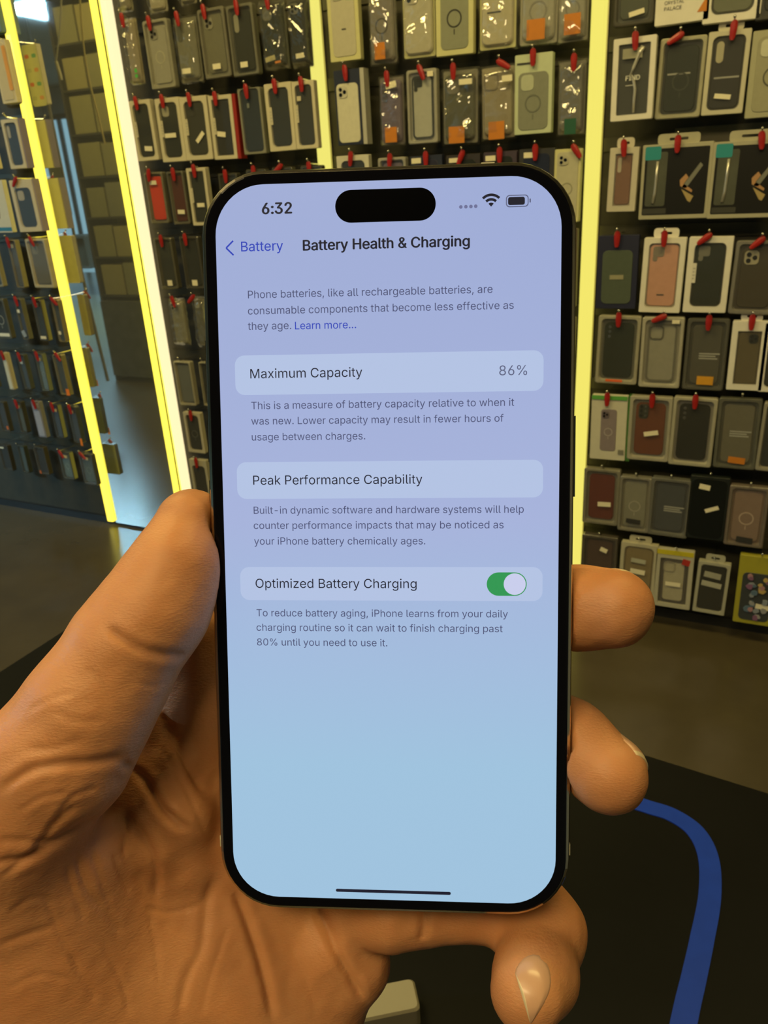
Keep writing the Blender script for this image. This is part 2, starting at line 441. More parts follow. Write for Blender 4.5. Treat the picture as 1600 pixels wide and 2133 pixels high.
    'P': (445, [[60, 0, 60, 509, 263, 507, 301, 500, 332, 487, 350, 476, 373, 455, 385, 439, 398, 411, 406, 381, 408, 359, 407, 325, 404, 304, 390, 265, 366, 233, 332, 207, 312, 198, 289, 191, 250, 186, 109, 186, 109, 242, 242, 243, 284, 250, 303, 260, 323, 277, 333, 294, 342, 319, 344, 355, 338, 389, 323, 418, 303, 435, 276, 447, 251, 451, 125, 452, 125, 0]]),
    'R': (449, [[60, 0, 60, 509, 264, 507, 301, 501, 333, 489, 367, 465, 380, 450, 395, 424, 405, 395, 408, 374, 409, 341, 407, 319, 402, 299, 390, 271, 367, 240, 333, 217, 289, 203, 250, 198, 96, 198, 96, 255, 243, 255, 284, 262, 304, 270, 323, 285, 336, 306, 344, 331, 344, 367, 339, 393, 323, 420, 304, 436, 277, 447, 252, 451, 125, 452, 125, 0], [353, 0, 230, 229, 303, 229, 428, 0]]),
    'S': (447, [[224, -9, 184, -6, 149, 1, 118, 14, 91, 31, 70, 52, 54, 77, 43, 105, 38, 137, 104, 137, 108, 116, 116, 98, 128, 83, 142, 71, 160, 61, 187, 53, 216, 49, 241, 50, 264, 53, 293, 63, 311, 74, 325, 87, 339, 108, 345, 126, 345, 145, 340, 166, 325, 186, 296, 205, 259, 218, 154, 249, 128, 260, 95, 281, 71, 307, 60, 326, 54, 348, 52, 383, 58, 413, 70, 440, 87, 463, 119, 488, 158, 506, 191, 513, 239, 515, 275, 511, 296, 505, 326, 493, 343, 482, 365, 463, 382, 441, 391, 424, 399, 397, 401, 378, 337, 378, 334, 396, 326, 412, 316, 426, 302, 437, 286, 447, 257, 456, 236, 458, 209, 458, 187, 454, 167, 448, 145, 435, 132, 423, 120, 403, 116, 387, 115, 369, 119, 352, 124, 342, 135, 330, 164, 311, 202, 296, 305, 266, 336, 252, 364, 233, 387, 209, 401, 185, 407, 155, 408, 128, 403, 99, 392, 72, 374, 48, 352, 27, 323, 11, 290, -1, 252, -8]]),
    'T': (449, [[32, 452, 32, 509, 417, 509, 417, 452, 257, 452, 257, 0, 193, 0, 193, 452]]),
    'Y': (472, [[203, 0, 203, 208, 16, 509, 91, 509, 196, 338, 229, 279, 250, 230, 224, 230, 244, 280, 265, 318, 381, 509, 455, 509, 268, 208, 268, 0]]),
    'a': (389, [[160, -9, 126, -5, 94, 5, 74, 17, 52, 38, 37, 66, 31, 90, 31, 123, 38, 150, 47, 166, 63, 183, 78, 193, 100, 203, 138, 213, 244, 228, 265, 235, 272, 240, 275, 248, 274, 273, 267, 297, 256, 311, 240, 322, 220, 329, 189, 331, 159, 326, 136, 315, 118, 301, 100, 274, 41, 291, 57, 322, 79, 346, 104, 364, 133, 375, 171, 383, 210, 384, 257, 374, 280, 364, 296, 353, 310, 338, 322, 320, 331, 298, 335, 281, 337, 251, 337, 0, 277, 0, 277, 52, 272, 52, 252, 25, 226, 6, 197, -5], [170, 45, 202, 49, 234, 62, 257, 83, 266, 99, 272, 115, 275, 132, 276, 190, 267, 185, 253, 180, 200, 171, 154, 164, 125, 155, 103, 139, 93, 120, 93, 91, 98, 79, 107, 66, 118, 58, 134, 51]]),
    'b': (424, [[229, -8, 198, -5, 167, 7, 141, 27, 118, 59, 112, 59, 112, 0, 53, 0, 53, 509, 114, 509, 114, 319, 116, 319, 118, 319, 148, 357, 177, 375, 197, 381, 220, 384, 263, 381, 284, 375, 304, 366, 322, 354, 338, 340, 364, 303, 379, 270, 389, 218, 389, 160, 382, 120, 365, 74, 338, 37, 322, 22, 304, 10, 274, -2], [220, 47, 245, 49, 267, 57, 285, 70, 301, 88, 313, 109, 321, 133, 326, 160, 328, 189, 326, 218, 321, 245, 313, 269, 301, 290, 286, 307, 267, 319, 245, 327, 220, 330, 195, 327, 174, 320, 155, 307, 140, 291, 128, 271, 120, 247, 114, 219, 113, 189, 114, 159, 120, 132, 128, 107, 140, 86, 156, 70, 174, 57, 196, 49]]),
    'c': (396, [[207, -8, 170, -5, 137, 6, 107, 23, 82, 46, 62, 74, 46, 108, 37, 146, 34, 187, 36, 216, 43, 256, 51, 280, 68, 312, 82, 330, 107, 353, 137, 371, 159, 378, 195, 384, 228, 383, 260, 377, 289, 365, 315, 349, 336, 327, 353, 301, 362, 277, 303, 262, 290, 289, 267, 313, 238, 326, 207, 330, 173, 325, 145, 310, 124, 287, 106, 250, 97, 206, 98, 160, 108, 117, 124, 89, 145, 66, 165, 54, 189, 48, 217, 47, 246, 53, 274, 68, 292, 89, 304, 117, 363, 102, 354, 78, 341, 56, 325, 37, 306, 21, 285, 9, 261, -1, 235, -6]]),
    'd': (424, [[195, -8, 161, -5, 140, 1, 121, 10, 86, 37, 60, 74, 42, 120, 35, 160, 35, 218, 46, 270, 60, 303, 87, 340, 121, 366, 141, 375, 162, 381, 204, 384, 228, 381, 247, 375, 280, 353, 306, 319, 308, 319, 311, 319, 311, 509, 372, 509, 372, 0, 313, 0, 313, 59, 307, 59, 284, 27, 258, 7, 227, -5], [205, 47, 229, 49, 250, 57, 269, 70, 284, 86, 296, 107, 305, 132, 310, 159, 312, 189, 310, 219, 305, 247, 296, 271, 284, 291, 269, 307, 251, 320, 229, 327, 205, 330, 179, 327, 157, 319, 139, 307, 124, 290, 112, 269, 103, 245, 98, 218, 96, 189, 98, 160, 103, 133, 112, 109, 124, 88, 139, 70, 158, 57, 180, 49]]),
    'e': (404, [[212, -8, 185, -7, 161, -2, 127, 11, 107, 23, 90, 38, 74, 55, 61, 74, 43, 120, 35, 159, 35, 215, 46, 267, 55, 290, 74, 320, 89, 338, 106, 353, 135, 370, 157, 378, 180, 383, 205, 384, 243, 380, 273, 371, 307, 351, 331, 329, 350, 299, 363, 263, 370, 219, 371, 169, 75, 169, 75, 221, 338, 221, 310, 202, 307, 237, 298, 269, 278, 300, 257, 318, 229, 328, 189, 329, 159, 321, 135, 304, 116, 282, 101, 249, 96, 219, 96, 178, 102, 130, 107, 114, 118, 92, 133, 75, 151, 61, 172, 52, 187, 48, 229, 47, 258, 55, 278, 66, 294, 84, 306, 105, 365, 91, 357, 70, 345, 51, 330, 34, 311, 19, 290, 8, 266, -1, 240, -6]]),
    'f': (254, [[228, 379, 228, 327, 6, 327, 6, 379], [81, 0, 81, 432, 84, 461, 96, 486, 113, 505, 135, 519, 161, 527, 202, 529, 243, 521, 235, 495, 227, 468, 200, 474, 171, 470, 154, 460, 145, 443, 142, 419, 142, 0]]),
    'g': (425, [[207, -151, 159, -146, 134, -140, 112, -130, 93, -119, 77, -105, 64, -91, 51, -69, 101, -41, 128, -72, 145, -83, 165, -92, 192, -97, 218, -97, 249, -92, 267, -85, 282, -75, 295, -62, 307, -38, 311, -6, 311, 68, 306, 68, 287, 41, 272, 28, 247, 13, 227, 8, 195, 5, 162, 8, 132, 17, 113, 27, 80, 53, 61, 80, 46, 112, 37, 149, 34, 206, 39, 246, 50, 282, 73, 323, 103, 354, 131, 371, 162, 381, 196, 384, 228, 382, 259, 370, 285, 350, 308, 319, 313, 319, 313, 379, 372, 379, 372, -9, 367, -54, 360, -73, 345, -97, 331, -111, 308, -127, 291, -136, 261, -145], [205, 59, 229, 61, 251, 68, 269, 79, 285, 95, 297, 114, 305, 137, 311, 163, 312, 193, 311, 222, 305, 248, 297, 271, 285, 291, 270, 308, 251, 320, 230, 327, 205, 330, 180, 327, 158, 320, 139, 307, 124, 290, 112, 270, 103, 246, 98, 221, 96, 193, 98, 164, 103, 138, 112, 115, 124, 96, 140, 80, 158, 68, 180, 61]]),
    'h': (410, [[114, 227, 114, 0, 53, 0, 53, 509, 114, 509, 114, 287, 102, 287, 118, 322, 137, 349, 160, 367, 187, 379, 227, 384, 264, 380, 295, 369, 321, 349, 336, 328, 345, 313, 351, 294, 356, 264, 357, 0, 296, 0, 296, 246, 293, 266, 287, 283, 278, 298, 267, 310, 246, 323, 220, 329, 190, 327, 161, 317, 141, 303, 126, 283, 117, 257]]),
    'i': (167, [[53, 0, 53, 379, 114, 379, 114, 0], [84, 443, 67, 446, 54, 455, 44, 468, 41, 483, 44, 499, 54, 512, 67, 521, 84, 524, 100, 521, 114, 512, 123, 499, 126, 483, 123, 468, 114, 455, 100, 446]]),
    'k': (381, [[110, 137, 110, 212, 121, 212, 284, 379, 322, 379, 360, 379, 184, 199, 177, 199], [53, 0, 53, 509, 114, 509, 114, 0], [294, 0, 148, 186, 191, 229, 372, 0]]),
    'l': (189, [[139, -2, 101, 3, 80, 15, 69, 26, 61, 40, 53, 74, 53, 509, 114, 509, 114, 99, 115, 77, 120, 62, 127, 56, 137, 53, 170, 54, 181, 3]]),
    'm': (610, [[53, 0, 53, 379, 112, 379, 112, 295, 108, 295, 118, 323, 128, 341, 146, 360, 178, 378, 201, 385, 219, 386, 239, 385, 257, 380, 273, 372, 287, 361, 304, 339, 313, 323, 321, 295, 312, 295, 322, 321, 342, 348, 368, 369, 401, 382, 437, 386, 468, 383, 504, 368, 527, 348, 541, 328, 548, 313, 556, 276, 557, 0, 496, 0, 496, 254, 492, 281, 483, 302, 467, 317, 441, 328, 419, 330, 389, 326, 365, 314, 348, 295, 338, 270, 335, 247, 335, 0, 274, 0, 273, 275, 266, 295, 248, 316, 229, 326, 199, 330, 173, 326, 148, 314, 129, 294, 117, 266, 114, 238, 114, 0]]),
    'n': (410, [[114, 227, 114, 0, 53, 0, 53, 379, 112, 379, 112, 287, 102, 287, 118, 322, 137, 349, 160, 367, 187, 379, 227, 384, 264, 380, 295, 369, 321, 349, 336, 328, 344, 313, 351, 294, 356, 264, 357, 0, 296, 0, 296, 246, 293, 266, 287, 283, 278, 298, 267, 310, 246, 323, 220, 329, 190, 327, 161, 317, 141, 303, 126, 283, 117, 257]]),
    'o': (415, [[207, -8, 170, -5, 137, 6, 107, 23, 82, 46, 62, 74, 46, 108, 37, 146, 34, 187, 37, 230, 46, 268, 62, 302, 82, 330, 107, 353, 137, 371, 170, 381, 207, 384, 245, 381, 278, 371, 308, 353, 333, 330, 354, 302, 369, 268, 378, 230, 381, 187, 378, 146, 369, 108, 354, 74, 333, 46, 308, 23, 278, 6, 245, -5], [207, 46, 234, 49, 250, 54, 270, 66, 287, 82, 300, 102, 310, 126, 316, 151, 319, 187, 318, 215, 310, 250, 300, 274, 287, 294, 270, 310, 250, 322, 234, 327, 207, 330, 181, 327, 165, 322, 145, 310, 128, 294, 115, 274, 106, 250, 98, 215, 96, 187, 99, 151, 106, 126, 115, 102, 128, 82, 145, 66, 165, 54, 189, 48]]),
    'p': (424, [[53, -143, 53, 379, 112, 379, 112, 319, 118, 319, 137, 346, 152, 360, 183, 378, 204, 383, 229, 384, 252, 383, 284, 375, 304, 366, 322, 354, 352, 323, 375, 281, 385, 245, 390, 189, 385, 133, 370, 84, 346, 45, 322, 22, 294, 5, 263, -5, 221, -8, 191, -4, 167, 7, 145, 24, 118, 59, 114, 59, 114, -143], [220, 47, 245, 49, 267, 57, 285, 70, 301, 88, 313, 109, 321, 133, 326, 160, 328, 189, 326, 218, 321, 245, 313, 269, 301, 290, 286, 307, 267, 319, 245, 327, 220, 330, 195, 327, 174, 320, 155, 307, 140, 291, 128, 271, 120, 247, 114, 219, 113, 189, 114, 159, 120, 132, 128, 107, 140, 86, 156, 70, 174, 57, 196, 49]]),
    'r': (259, [[53, 0, 53, 379, 112, 379, 112, 321, 115, 321, 122, 335, 135, 352, 152, 367, 166, 375, 196, 384, 243, 384, 243, 322, 200, 326, 170, 319, 154, 312, 140, 301, 123, 278, 117, 262, 114, 243, 114, 0]]),
    's': (365, [[182, -8, 154, -7, 128, -2, 105, 6, 84, 18, 67, 32, 53, 50, 42, 71, 36, 94, 94, 107, 105, 79, 119, 64, 143, 51, 173, 46, 200, 46, 225, 52, 244, 62, 262, 81, 268, 97, 267, 112, 260, 129, 250, 139, 225, 151, 137, 173, 104, 186, 87, 196, 72, 208, 61, 222, 50, 246, 47, 274, 49, 297, 57, 319, 75, 343, 93, 358, 123, 374, 149, 381, 187, 384, 231, 380, 254, 372, 273, 362, 290, 349, 303, 334, 317, 310, 324, 290, 268, 277, 255, 302, 232, 323, 205, 331, 171, 332, 143, 324, 126, 313, 117, 304, 109, 283, 109, 272, 112, 258, 124, 243, 144, 232, 254, 202, 292, 183, 306, 171, 321, 150, 328, 134, 331, 107, 329, 82, 321, 61, 307, 41, 290, 24, 268, 10, 242, 0, 214, -6]]),
    't': (227, [[204, 379, 204, 327, 6, 327, 6, 379], [65, 471, 126, 471, 126, 98, 130, 72, 139, 59, 154, 51, 173, 50, 202, 54, 213, 2, 171, -4, 135, -1, 107, 10, 86, 28, 72, 52, 67, 71, 65, 93]]),
    'u': (410, [[182, -5, 138, 1, 108, 15, 95, 25, 78, 44, 62, 76, 57, 95, 53, 127, 53, 379, 114, 379, 114, 133, 119, 105, 131, 81, 150, 64, 164, 56, 181, 52, 200, 50, 220, 52, 238, 57, 254, 65, 268, 77, 286, 103, 295, 137, 296, 379, 357, 379, 357, 0, 298, 0, 298, 92, 307, 92, 297, 67, 286, 47, 265, 23, 231, 3, 213, -2]]),
    'v': (389, [[163, 0, 17, 379, 84, 379, 171, 138, 206, 21, 184, 21, 218, 138, 305, 379, 371, 379, 226, 0]]),
    'w': (567, [[138, 0, 23, 379, 87, 379, 162, 103, 175, 41, 165, 41, 193, 166, 252, 379, 316, 379, 366, 196, 392, 91, 402, 41, 391, 41, 413, 135, 480, 379, 545, 379, 429, 0, 368, 0, 317, 178, 277, 338, 291, 338, 257, 204, 199, 0]]),
    'x': (379, [[21, 0, 171, 218, 171, 171, 29, 379, 100, 379, 160, 285, 207, 206, 175, 206, 220, 285, 282, 379, 352, 379, 209, 169, 209, 214, 358, 0, 287, 0, 218, 105, 173, 182, 205, 182, 161, 105, 91, 0]]),
    'y': (389, [[47, -139, 61, -86, 84, -90, 100, -89, 114, -86, 124, -80, 136, -67, 144, -53, 163, -1, 17, 379, 84, 379, 171, 138, 206, 21, 184, 21, 218, 138, 305, 379, 371, 379, 195, -79, 180, -102, 168, -116, 154, -127, 134, -138, 117, -143, 91, -145, 67, -144]]),
    'z': (380, [[42, 0, 42, 46, 254, 320, 254, 323, 48, 323, 48, 379, 333, 379, 333, 331, 126, 60, 126, 56, 339, 56, 339, 0]]),
    '…': (588, [[98, -4, 81, -1, 66, 9, 56, 24, 52, 41, 56, 59, 66, 73, 81, 83, 98, 87, 116, 83, 130, 73, 140, 59, 144, 41, 140, 24, 130, 9, 116, -1], [294, -4, 277, -1, 262, 9, 252, 24, 248, 41, 252, 59, 262, 73, 277, 83, 294, 87, 312, 83, 326, 73, 336, 59, 340, 41, 336, 24, 326, 9, 312, -1], [490, -4, 473, -1, 458, 9, 448, 24, 445, 41, 448, 59, 458, 73, 473, 83, 490, 87, 508, 83, 523, 73, 533, 59, 536, 41, 533, 24, 523, 9, 508, -1]]),
}


def text_outline(s):
    """(rings, advance) of a line of text, 1 unit = font size"""
    x, rings = 0.0, []
    for ch in s:
        adv, outlines = GLYPH[ch]
        for r in outlines:
            pts = [(r[i] / 1000 + x, r[i + 1] / 1000) for i in range(0, len(r), 2)]
            if len(pts) > 2:
                rings.append(pts)
        x += adv / 1000
    return rings, x


def winding(x, y, rings):
    n = 0
    for r in rings:
        for i in range(len(r)):
            (x0, y0), (x1, y1) = r[i - 1], r[i]
            if (y0 <= y) != (y1 <= y):
                if x0 + (y - y0) / (y1 - y0) * (x1 - x0) > x:
                    n += 1 if y1 > y0 else -1
    return n


def fill_glyph(ch):
    """triangles of one character: constrained triangulation, kept where the outline winds round the centre"""
    if ch in FILLED:
        return FILLED[ch]
    outlines = [[(r[i] / 1000, r[i + 1] / 1000) for i in range(0, len(r), 2)] for r in GLYPH[ch][1]]
    vs, es = [], []
    for r in outlines:
        b0 = len(vs)
        vs += [Vector(p) for p in r]
        es += [(b0 + i, b0 + (i + 1) % len(r)) for i in range(len(r))]
    if vs:
        v2, _, tris, *_ = delaunay_2d_cdt(vs, es, [], 0, 1e-6)
        v2 = [(v.x, v.y) for v in v2]
        keep = []
        for f in tris:
            mx, my = sum(v2[i][0] for i in f) / len(f), sum(v2[i][1] for i in f) / len(f)
            if winding(mx, my, outlines) != 0:
                keep.append(tuple(f))
    else:
        v2, keep = [], []
    FILLED[ch] = (v2, keep)
    return FILLED[ch]


FILLED = {}


def put_text(b, s, x, z, width, axis, y, m=0, offset=0.0):
    """flat lettering of a given ink width; offset makes the strokes bolder"""
    rings, _ = text_outline(s)
    x0 = min(p[0] for r in rings for p in r)
    x1 = max(p[0] for r in rings for p in r)
    k = width / (x1 - x0)
    lay = [(0, 0)] if offset <= 0 else [(-offset, 0), (offset, 0), (0, offset * .6), (0, -offset * .6)]
    for n_, (dx, dz) in enumerate(lay):
        pen = -x0
        for ch in s:
            vs, fs = fill_glyph(ch)
            base = len(b.v)
            for u, v in vs:
                a, c = x + (u + pen + dx) * k, z + (v + dz) * k
                b.v.append((a, y - n_ * 2e-6, c) if axis == 'y' else (a, c, y + n_ * 2e-6))
            for f in fs:
                b.f.append(tuple(base + i for i in f))
                b.mi.append(m)
            pen += GLYPH[ch][0] / 1000
    return k


# ------------------------------------------------------------------ packaged phone cases on peg hooks
WHITE = (0.74, 0.71, 0.64)
CREAM = (0.66, 0.62, 0.42)
PALEY = (0.60, 0.58, 0.30)
GREY = (0.30, 0.29, 0.26)
LGREY = (0.46, 0.45, 0.41)
DARK = (0.020, 0.024, 0.026)
NAVY = (0.018, 0.024, 0.055)
BROWN = (0.13, 0.040, 0.020)
MAROON = (0.10, 0.022, 0.022)
RED = (0.55, 0.055, 0.035)
PINK = (0.54, 0.29, 0.22)
TAUPE = (0.17, 0.135, 0.095)
ORANGE = (0.56, 0.19, 0.015)
TEAL = (0.02, 0.26, 0.30)
GREEN = (0.10, 0.36, 0.06)
OLIVE = (0.14, 0.15, 0.11)
PURPLE = (0.15, 0.12, 0.18)
BLUEG = (0.10, 0.15, 0.19)
M_STICK = mat('paper price sticker', (0.80, 0.74, 0.55), rough=0.7)
M_RED = mat('red plastic clip', (0.36, 0.016, 0.013), rough=0.35, noise=0.2, nscale=60)
M_LENS = mat('black lens glass', (0.008, 0.008, 0.01), rough=0.12)
M_GREYP = mat('grey print', (0.35, 0.35, 0.33), rough=0.6)
M_DARKP = mat('dark print', (0.03, 0.03, 0.03), rough=0.6)


def paper(c):
    return mat('printed carton', c, rough=0.5, noise=0.08, nscale=50)


def shellm(c):
    return mat('moulded case', c, rough=0.45, noise=0.10, nscale=80, spec=0.22)


FILM = film_mat('clear plastic film', gloss=0.022, milk=0.015, rough=0.06)
FILM_BAG = film_mat('crinkled clear bag', gloss=0.12, milk=0.035, rough=0.10, bump=0.35)
CLEARB = film_mat('clear moulded blister', gloss=0.10, milk=0.30, tint=(0.62, 0.60, 0.52), rough=0.15)

ORD = ['first', 'second', 'third', 'fourth', 'fifth', 'sixth', 'seventh', 'eighth', 'ninth']
PANEL = {'A': 'far-left rack', 'B': 'second rack', 'C': 'middle rack', 'D': 'right rack'}


def camera_detail(kind, w, h, t, case, yf, x0, x1, z0, z1, colr):
    """raised camera island (or light cut-out) with lenses on the back of the case, one mesh"""
    b = MB()
    cw, ch = x1 - x0, z1 - z0
    mats = [shellm(colr), M_LENS, M_STEEL]

    def disc(x, z, r, m, y):
        o_ = [(x + r * math.cos(a * math.pi / 6), z + r * math.sin(a * math.pi / 6)) for a in range(12)]
        b.layers([at_y(o_, y), at_y(o_, y - 0.0012)], m=m)

    if kind in ('sq', 'sqr'):
        s = cw * 0.44
        ax = x0 + cw * 0.08 if kind == 'sq' else x1 - cw * 0.08 - s
        az = z1 - ch * 0.04 - s
        o_ = rrect(ax, ax + s, az, az + s, s * 0.28)
        b.layers([at_y(o_, yf), at_y(o_, yf - 0.002)])
        for u, v in ((0.3, 0.72), (0.3, 0.28), (0.72, 0.5)):
            disc(ax + s * u, az + s * v, s * 0.17, 1, yf - 0.002)
    elif kind == 'cut':
        s = cw * 0.42
        ax, az = x0 + cw * 0.10, z1 - ch * 0.06 - s
        o_ = rrect(ax, ax + s, az, az + s * 1.08, s * 0.3)
        b.layers([at_y(o_, yf), at_y(o_, yf - 0.0012)])
    elif kind == 'pill':
        s = cw * 0.25
        ax, az = x0 + cw * 0.10, z1 - ch * 0.05 - ch * 0.30
        o_ = rrect(ax, ax + s, az, az + ch * 0.30, s * 0.5)
        b.layers([at_y(o_, yf), at_y(o_, yf - 0.0012)])
    elif kind == 'ell':
        s = cw * 0.40
        ax, az = x0 + cw * 0.10, z1 - ch * 0.03 - s * 0.9
        o_ = rrect(ax, ax + s, az, az + s * 0.9, s * 0.2)
        b.layers([at_y(o_, yf), at_y(o_, yf - 0.0012)])
        o_ = rrect(ax, ax + s * 0.42, az - s * 0.42, az + s * 0.1, s * 0.18)
        b.layers([at_y(o_, yf - 0.0001), at_y(o_, yf - 0.0011)])
    elif kind == 'dots':
        for k in range(3):
            disc(x0 + cw * 0.18, z1 - ch * (0.08 + 0.085 * k), cw * 0.055, 2, yf)
    elif kind == 'lens3':
        o_ = rrect(x0 + cw * 0.10, x0 + cw * 0.42, z1 - ch * 0.30, z1 - ch * 0.03, cw * 0.1)
        b.layers([at_y(o_, yf), at_y(o_, yf - 0.0016)])
        for k in range(3):
            disc(x0 + cw * 0.19, z1 - ch * (0.07 + 0.085 * k), cw * 0.055, 1, yf - 0.0016)
            disc(x0 + cw * 0.33, z1 - ch * (0.07 + 0.085 * k), cw * 0.04, 2, yf - 0.0016)
    elif kind == 'square_ring':
        s = cw * 0.50
        ax, az = x0 + cw * 0.04, z1 - ch * 0.03 - s
        o1, o2 = rrect(ax, ax + s, az, az + s, s * 0.28), rrect(ax + s * .09, ax + s * .91, az + s * .09, az + s * .91, s * 0.2)
        b.layers([at_y(o1, yf), at_y(o1, yf - 0.002), at_y(o2, yf - 0.002), at_y(o2, yf)], cap0=False, cap1=False)
    return b, mats


def package(TL, BR, style, desc, carton=WHITE, tray=DARK, case=DARK, cam_=None, camc=None, ring=None, stick=(), bars=None,
            tilt=0.0, front=0.095, t=0.02, tab=False, win=0.13, winr=0.14, label=None, group=None, extra=None, edge=None, wintop=None, casew=None, bumper=None, notch=False):
    """one hanging retail package; TL and BR are where the photo shows its front corners"""
    yf = D - front
    p0, p1 = on_y(TL[0], TL[1], yf), on_y(BR[0], BR[1], yf)
    w, h = p1[0] - p0[0], p0[2] - p1[2]
    root = thing('phone_case_package', label, 'phone case', ((p0[0] + p1[0]) / 2, yf, p1[2]), (0, math.radians(tilt), 0), group)
    x0, x1 = -w / 2, w / 2
    mt = 0.006
    wt = win if wintop is None else wintop
    wx0, wx1, wz0, wz1 = x0 + w * win, x1 - w * win, w * win, h - w * wt
    if style == 'box':                      # carton with a window; the case lies behind it
        o1, o1b = rrect(x0, x1, 0, h, 0.003), rrect(x0 + .0008, x1 - .0008, .0008, h - .0008, 0.003)
        o2 = rrect(wx0, wx1, wz0, wz1, w * winr)
        b = MB()
        b.layers([at_y(o1b, t), at_y(o1, t - .0008), at_y(o1, .0008), at_y(o1b, 0), at_y(o2, 0), at_y(o2, mt + 0.002)])
        b.build('carton', paper(carton), root)
        b = MB()
        o3 = rrect(wx0 + .0003, wx1 - .0003, wz0 + .0003, wz1 - .0003, w * winr)
        b.layers([at_y(o3, mt + 0.0018), at_y(o3, mt + 0.0012)])
        b.build('backing_card', paper(tray), root)
        c = 0.06 * w if casew is None else casew * w
        cx0, cx1, cz0, cz1, cy = wx0 + c * .6, wx1 - c * .6, wz0 + c * .6, wz1 - c * .6, mt + 0.0012
    elif style == 'clear':                  # clear moulded tray round the case
        o1, o1b = rrect(x0, x1, 0, h, 0.006), rrect(x0 + .002, x1 - .002, .002, h - .002, 0.005)
        o2 = rrect(x0 + w * .075, x1 - w * .075, w * .075, h - w * .075, w * .09)
        o3 = rrect(x0 + w * .10, x1 - w * .10, w * .10, h - w * .10, w * .09)
        b = MB()
        b.layers([at_y(o1, t), at_y(o1, .002), at_y(o1b, 0), at_y(o2, 0), at_y(o3, 0.010)], cap1=False)
        b.build('blister_tray', mat('frosted blister', edge or (0.36, 0.345, 0.29), rough=0.22, noise=0.15, nscale=40, spec=0.6), root)
        b = MB()
        o3 = rrect(x0 + w * .09, x1 - w * .09, w * .09, h - w * .09, w * .09)
        b.layers([at_y(o3, 0.0115), at_y(o3, 0.0100)])
        b.build('backing_card', paper(tray), root)
        cx0, cx1, cz0, cz1, cy = x0 + w * .15, x1 - w * .15, w * .15, h - w * .17, 0.0100
    elif style == 'bag':                    # case in a crinkled clear bag
        b = MB()
        o3 = rrect(x0 + w * .05, x1 - w * .05, w * .05, h - w * .05, .004)
        b.layers([at_y(o3, t), at_y(o3, t - .002)])
        b.build('backing_card', paper(tray), root)
        cx0, cx1, cz0, cz1, cy = x0 + w * .10, x1 - w * .10, w * .12, h - w * .14, t - .002
    else:                                   # 'card': printed box, case shown on its face
        o1, o1b = rrect(x0, x1, 0, h, 0.003), rrect(x0 + .001, x1 - .001, .001, h - .001, 0.003)
        b = MB()
        b.layers([at_y(o1b, t), at_y(o1, t - .001), at_y(o1, .001), at_y(o1b, 0)])
        b.build('carton', paper(carton), root)
        cx0, cx1, cz0, cz1, cy = wx0, wx1, wz0, wz1, 0.0
    if notch:                               # printed flap of the carton that juts into the window
        b = MB()
        nz0, nz1 = h * .40, h * .66
        o3 = rrect(wx0 - .0005, wx0 + w * .085, nz0, nz1, .001)
        b.layers([at_y(o3, .0012), at_y(o3, .0002)])
        for k in range(4):
            b.box(wx0 + w * .01, wx0 + w * (.05 + .015 * (k % 2)), -.0001, .0004, nz0 + (nz1 - nz0) * (.22 + .17 * k) - .0012, nz0 + (nz1 - nz0) * (.22 + .17 * k) + .0012, m=1)
        b.build('window_flap', [paper(carton), M_GREYP], root)
    # the case itself: a rounded slab
    if case is not None:
        th = 0.0035 if style != 'card' else 0.0015
        if style == 'bag':
            th = 0.009
        r = (cx1 - cx0) * 0.17
        i_ = th * 0.4
        oa, ob = rrect(cx0, cx1, cz0, cz1, r), rrect(cx0 + i_, cx1 - i_, cz0 + i_, cz1 - i_, r)
        b = MB()
        b.layers([at_y(oa, cy), at_y(oa, cy - th * 0.55), at_y(ob, cy - th)])
        cs = b.build('phone_case', shellm(case), root)
        yc = cy - th
        if cam_:
            cb, ms = camera_detail(cam_, w, h, t, case, yc, cx0, cx1, cz0, cz1, camc or tuple(c_ * 0.5 for c_ in case))
            cb.build('camera_cutout', ms, cs)
        if bumper:                          # dark rim round the case
            g_ = (cx1 - cx0) * .07
            b = MB()
            oc = rrect(cx0 + g_, cx1 - g_, cz0 + g_, cz1 - g_, r * .8)
            b.layers([at_y(oa, cy - th * .5), at_y(oa, yc - .0012), at_y(oc, yc - .0012), at_y(oc, yc)], cap0=False, cap1=False)
            b.build('bumper_rim', shellm(bumper), cs)
        if ring:
            b = MB()
            rc, rr = ((cx0 + cx1) / 2, cz0 + (cz1 - cz0) * 0.46), (cx1 - cx0) * 0.27
            n = 24
            R4 = []
            for ra, y in ((rr, yc), (rr, yc - .0008), (rr * .84, yc - .0008), (rr * .84, yc)):
                R4.append([(rc[0] + ra * math.cos(2 * math.pi * k / n), y, rc[1] + ra * math.sin(2 * math.pi * k / n)) for k in range(n)])
            b.layers(R4, cap0=False, cap1=False)
            b.box(rc[0] - rr * .06, rc[0] + rr * .06, yc - .0008, yc, rc[1] - rr * 1.75, rc[1] - rr * 1.15)
            b.build('charging_ring', shellm(ring), cs)
    else:
        yc = cy
    if bars:                                # small blurred print lines
        b = MB()
        bx, bz, bw, rows, dark_ = bars
        for k in range(rows):
            ww = w * bw * (1.0, 0.8, 0.9, 0.6)[k % 4]
            zz = h * bz - k * 0.0062
            b.box(x0 + w * bx, x0 + w * bx + ww, yc - .0006, yc - .0001, zz - .0034, zz)
        b.build('printed_lines', M_DARKP if dark_ else M_GREYP, root)
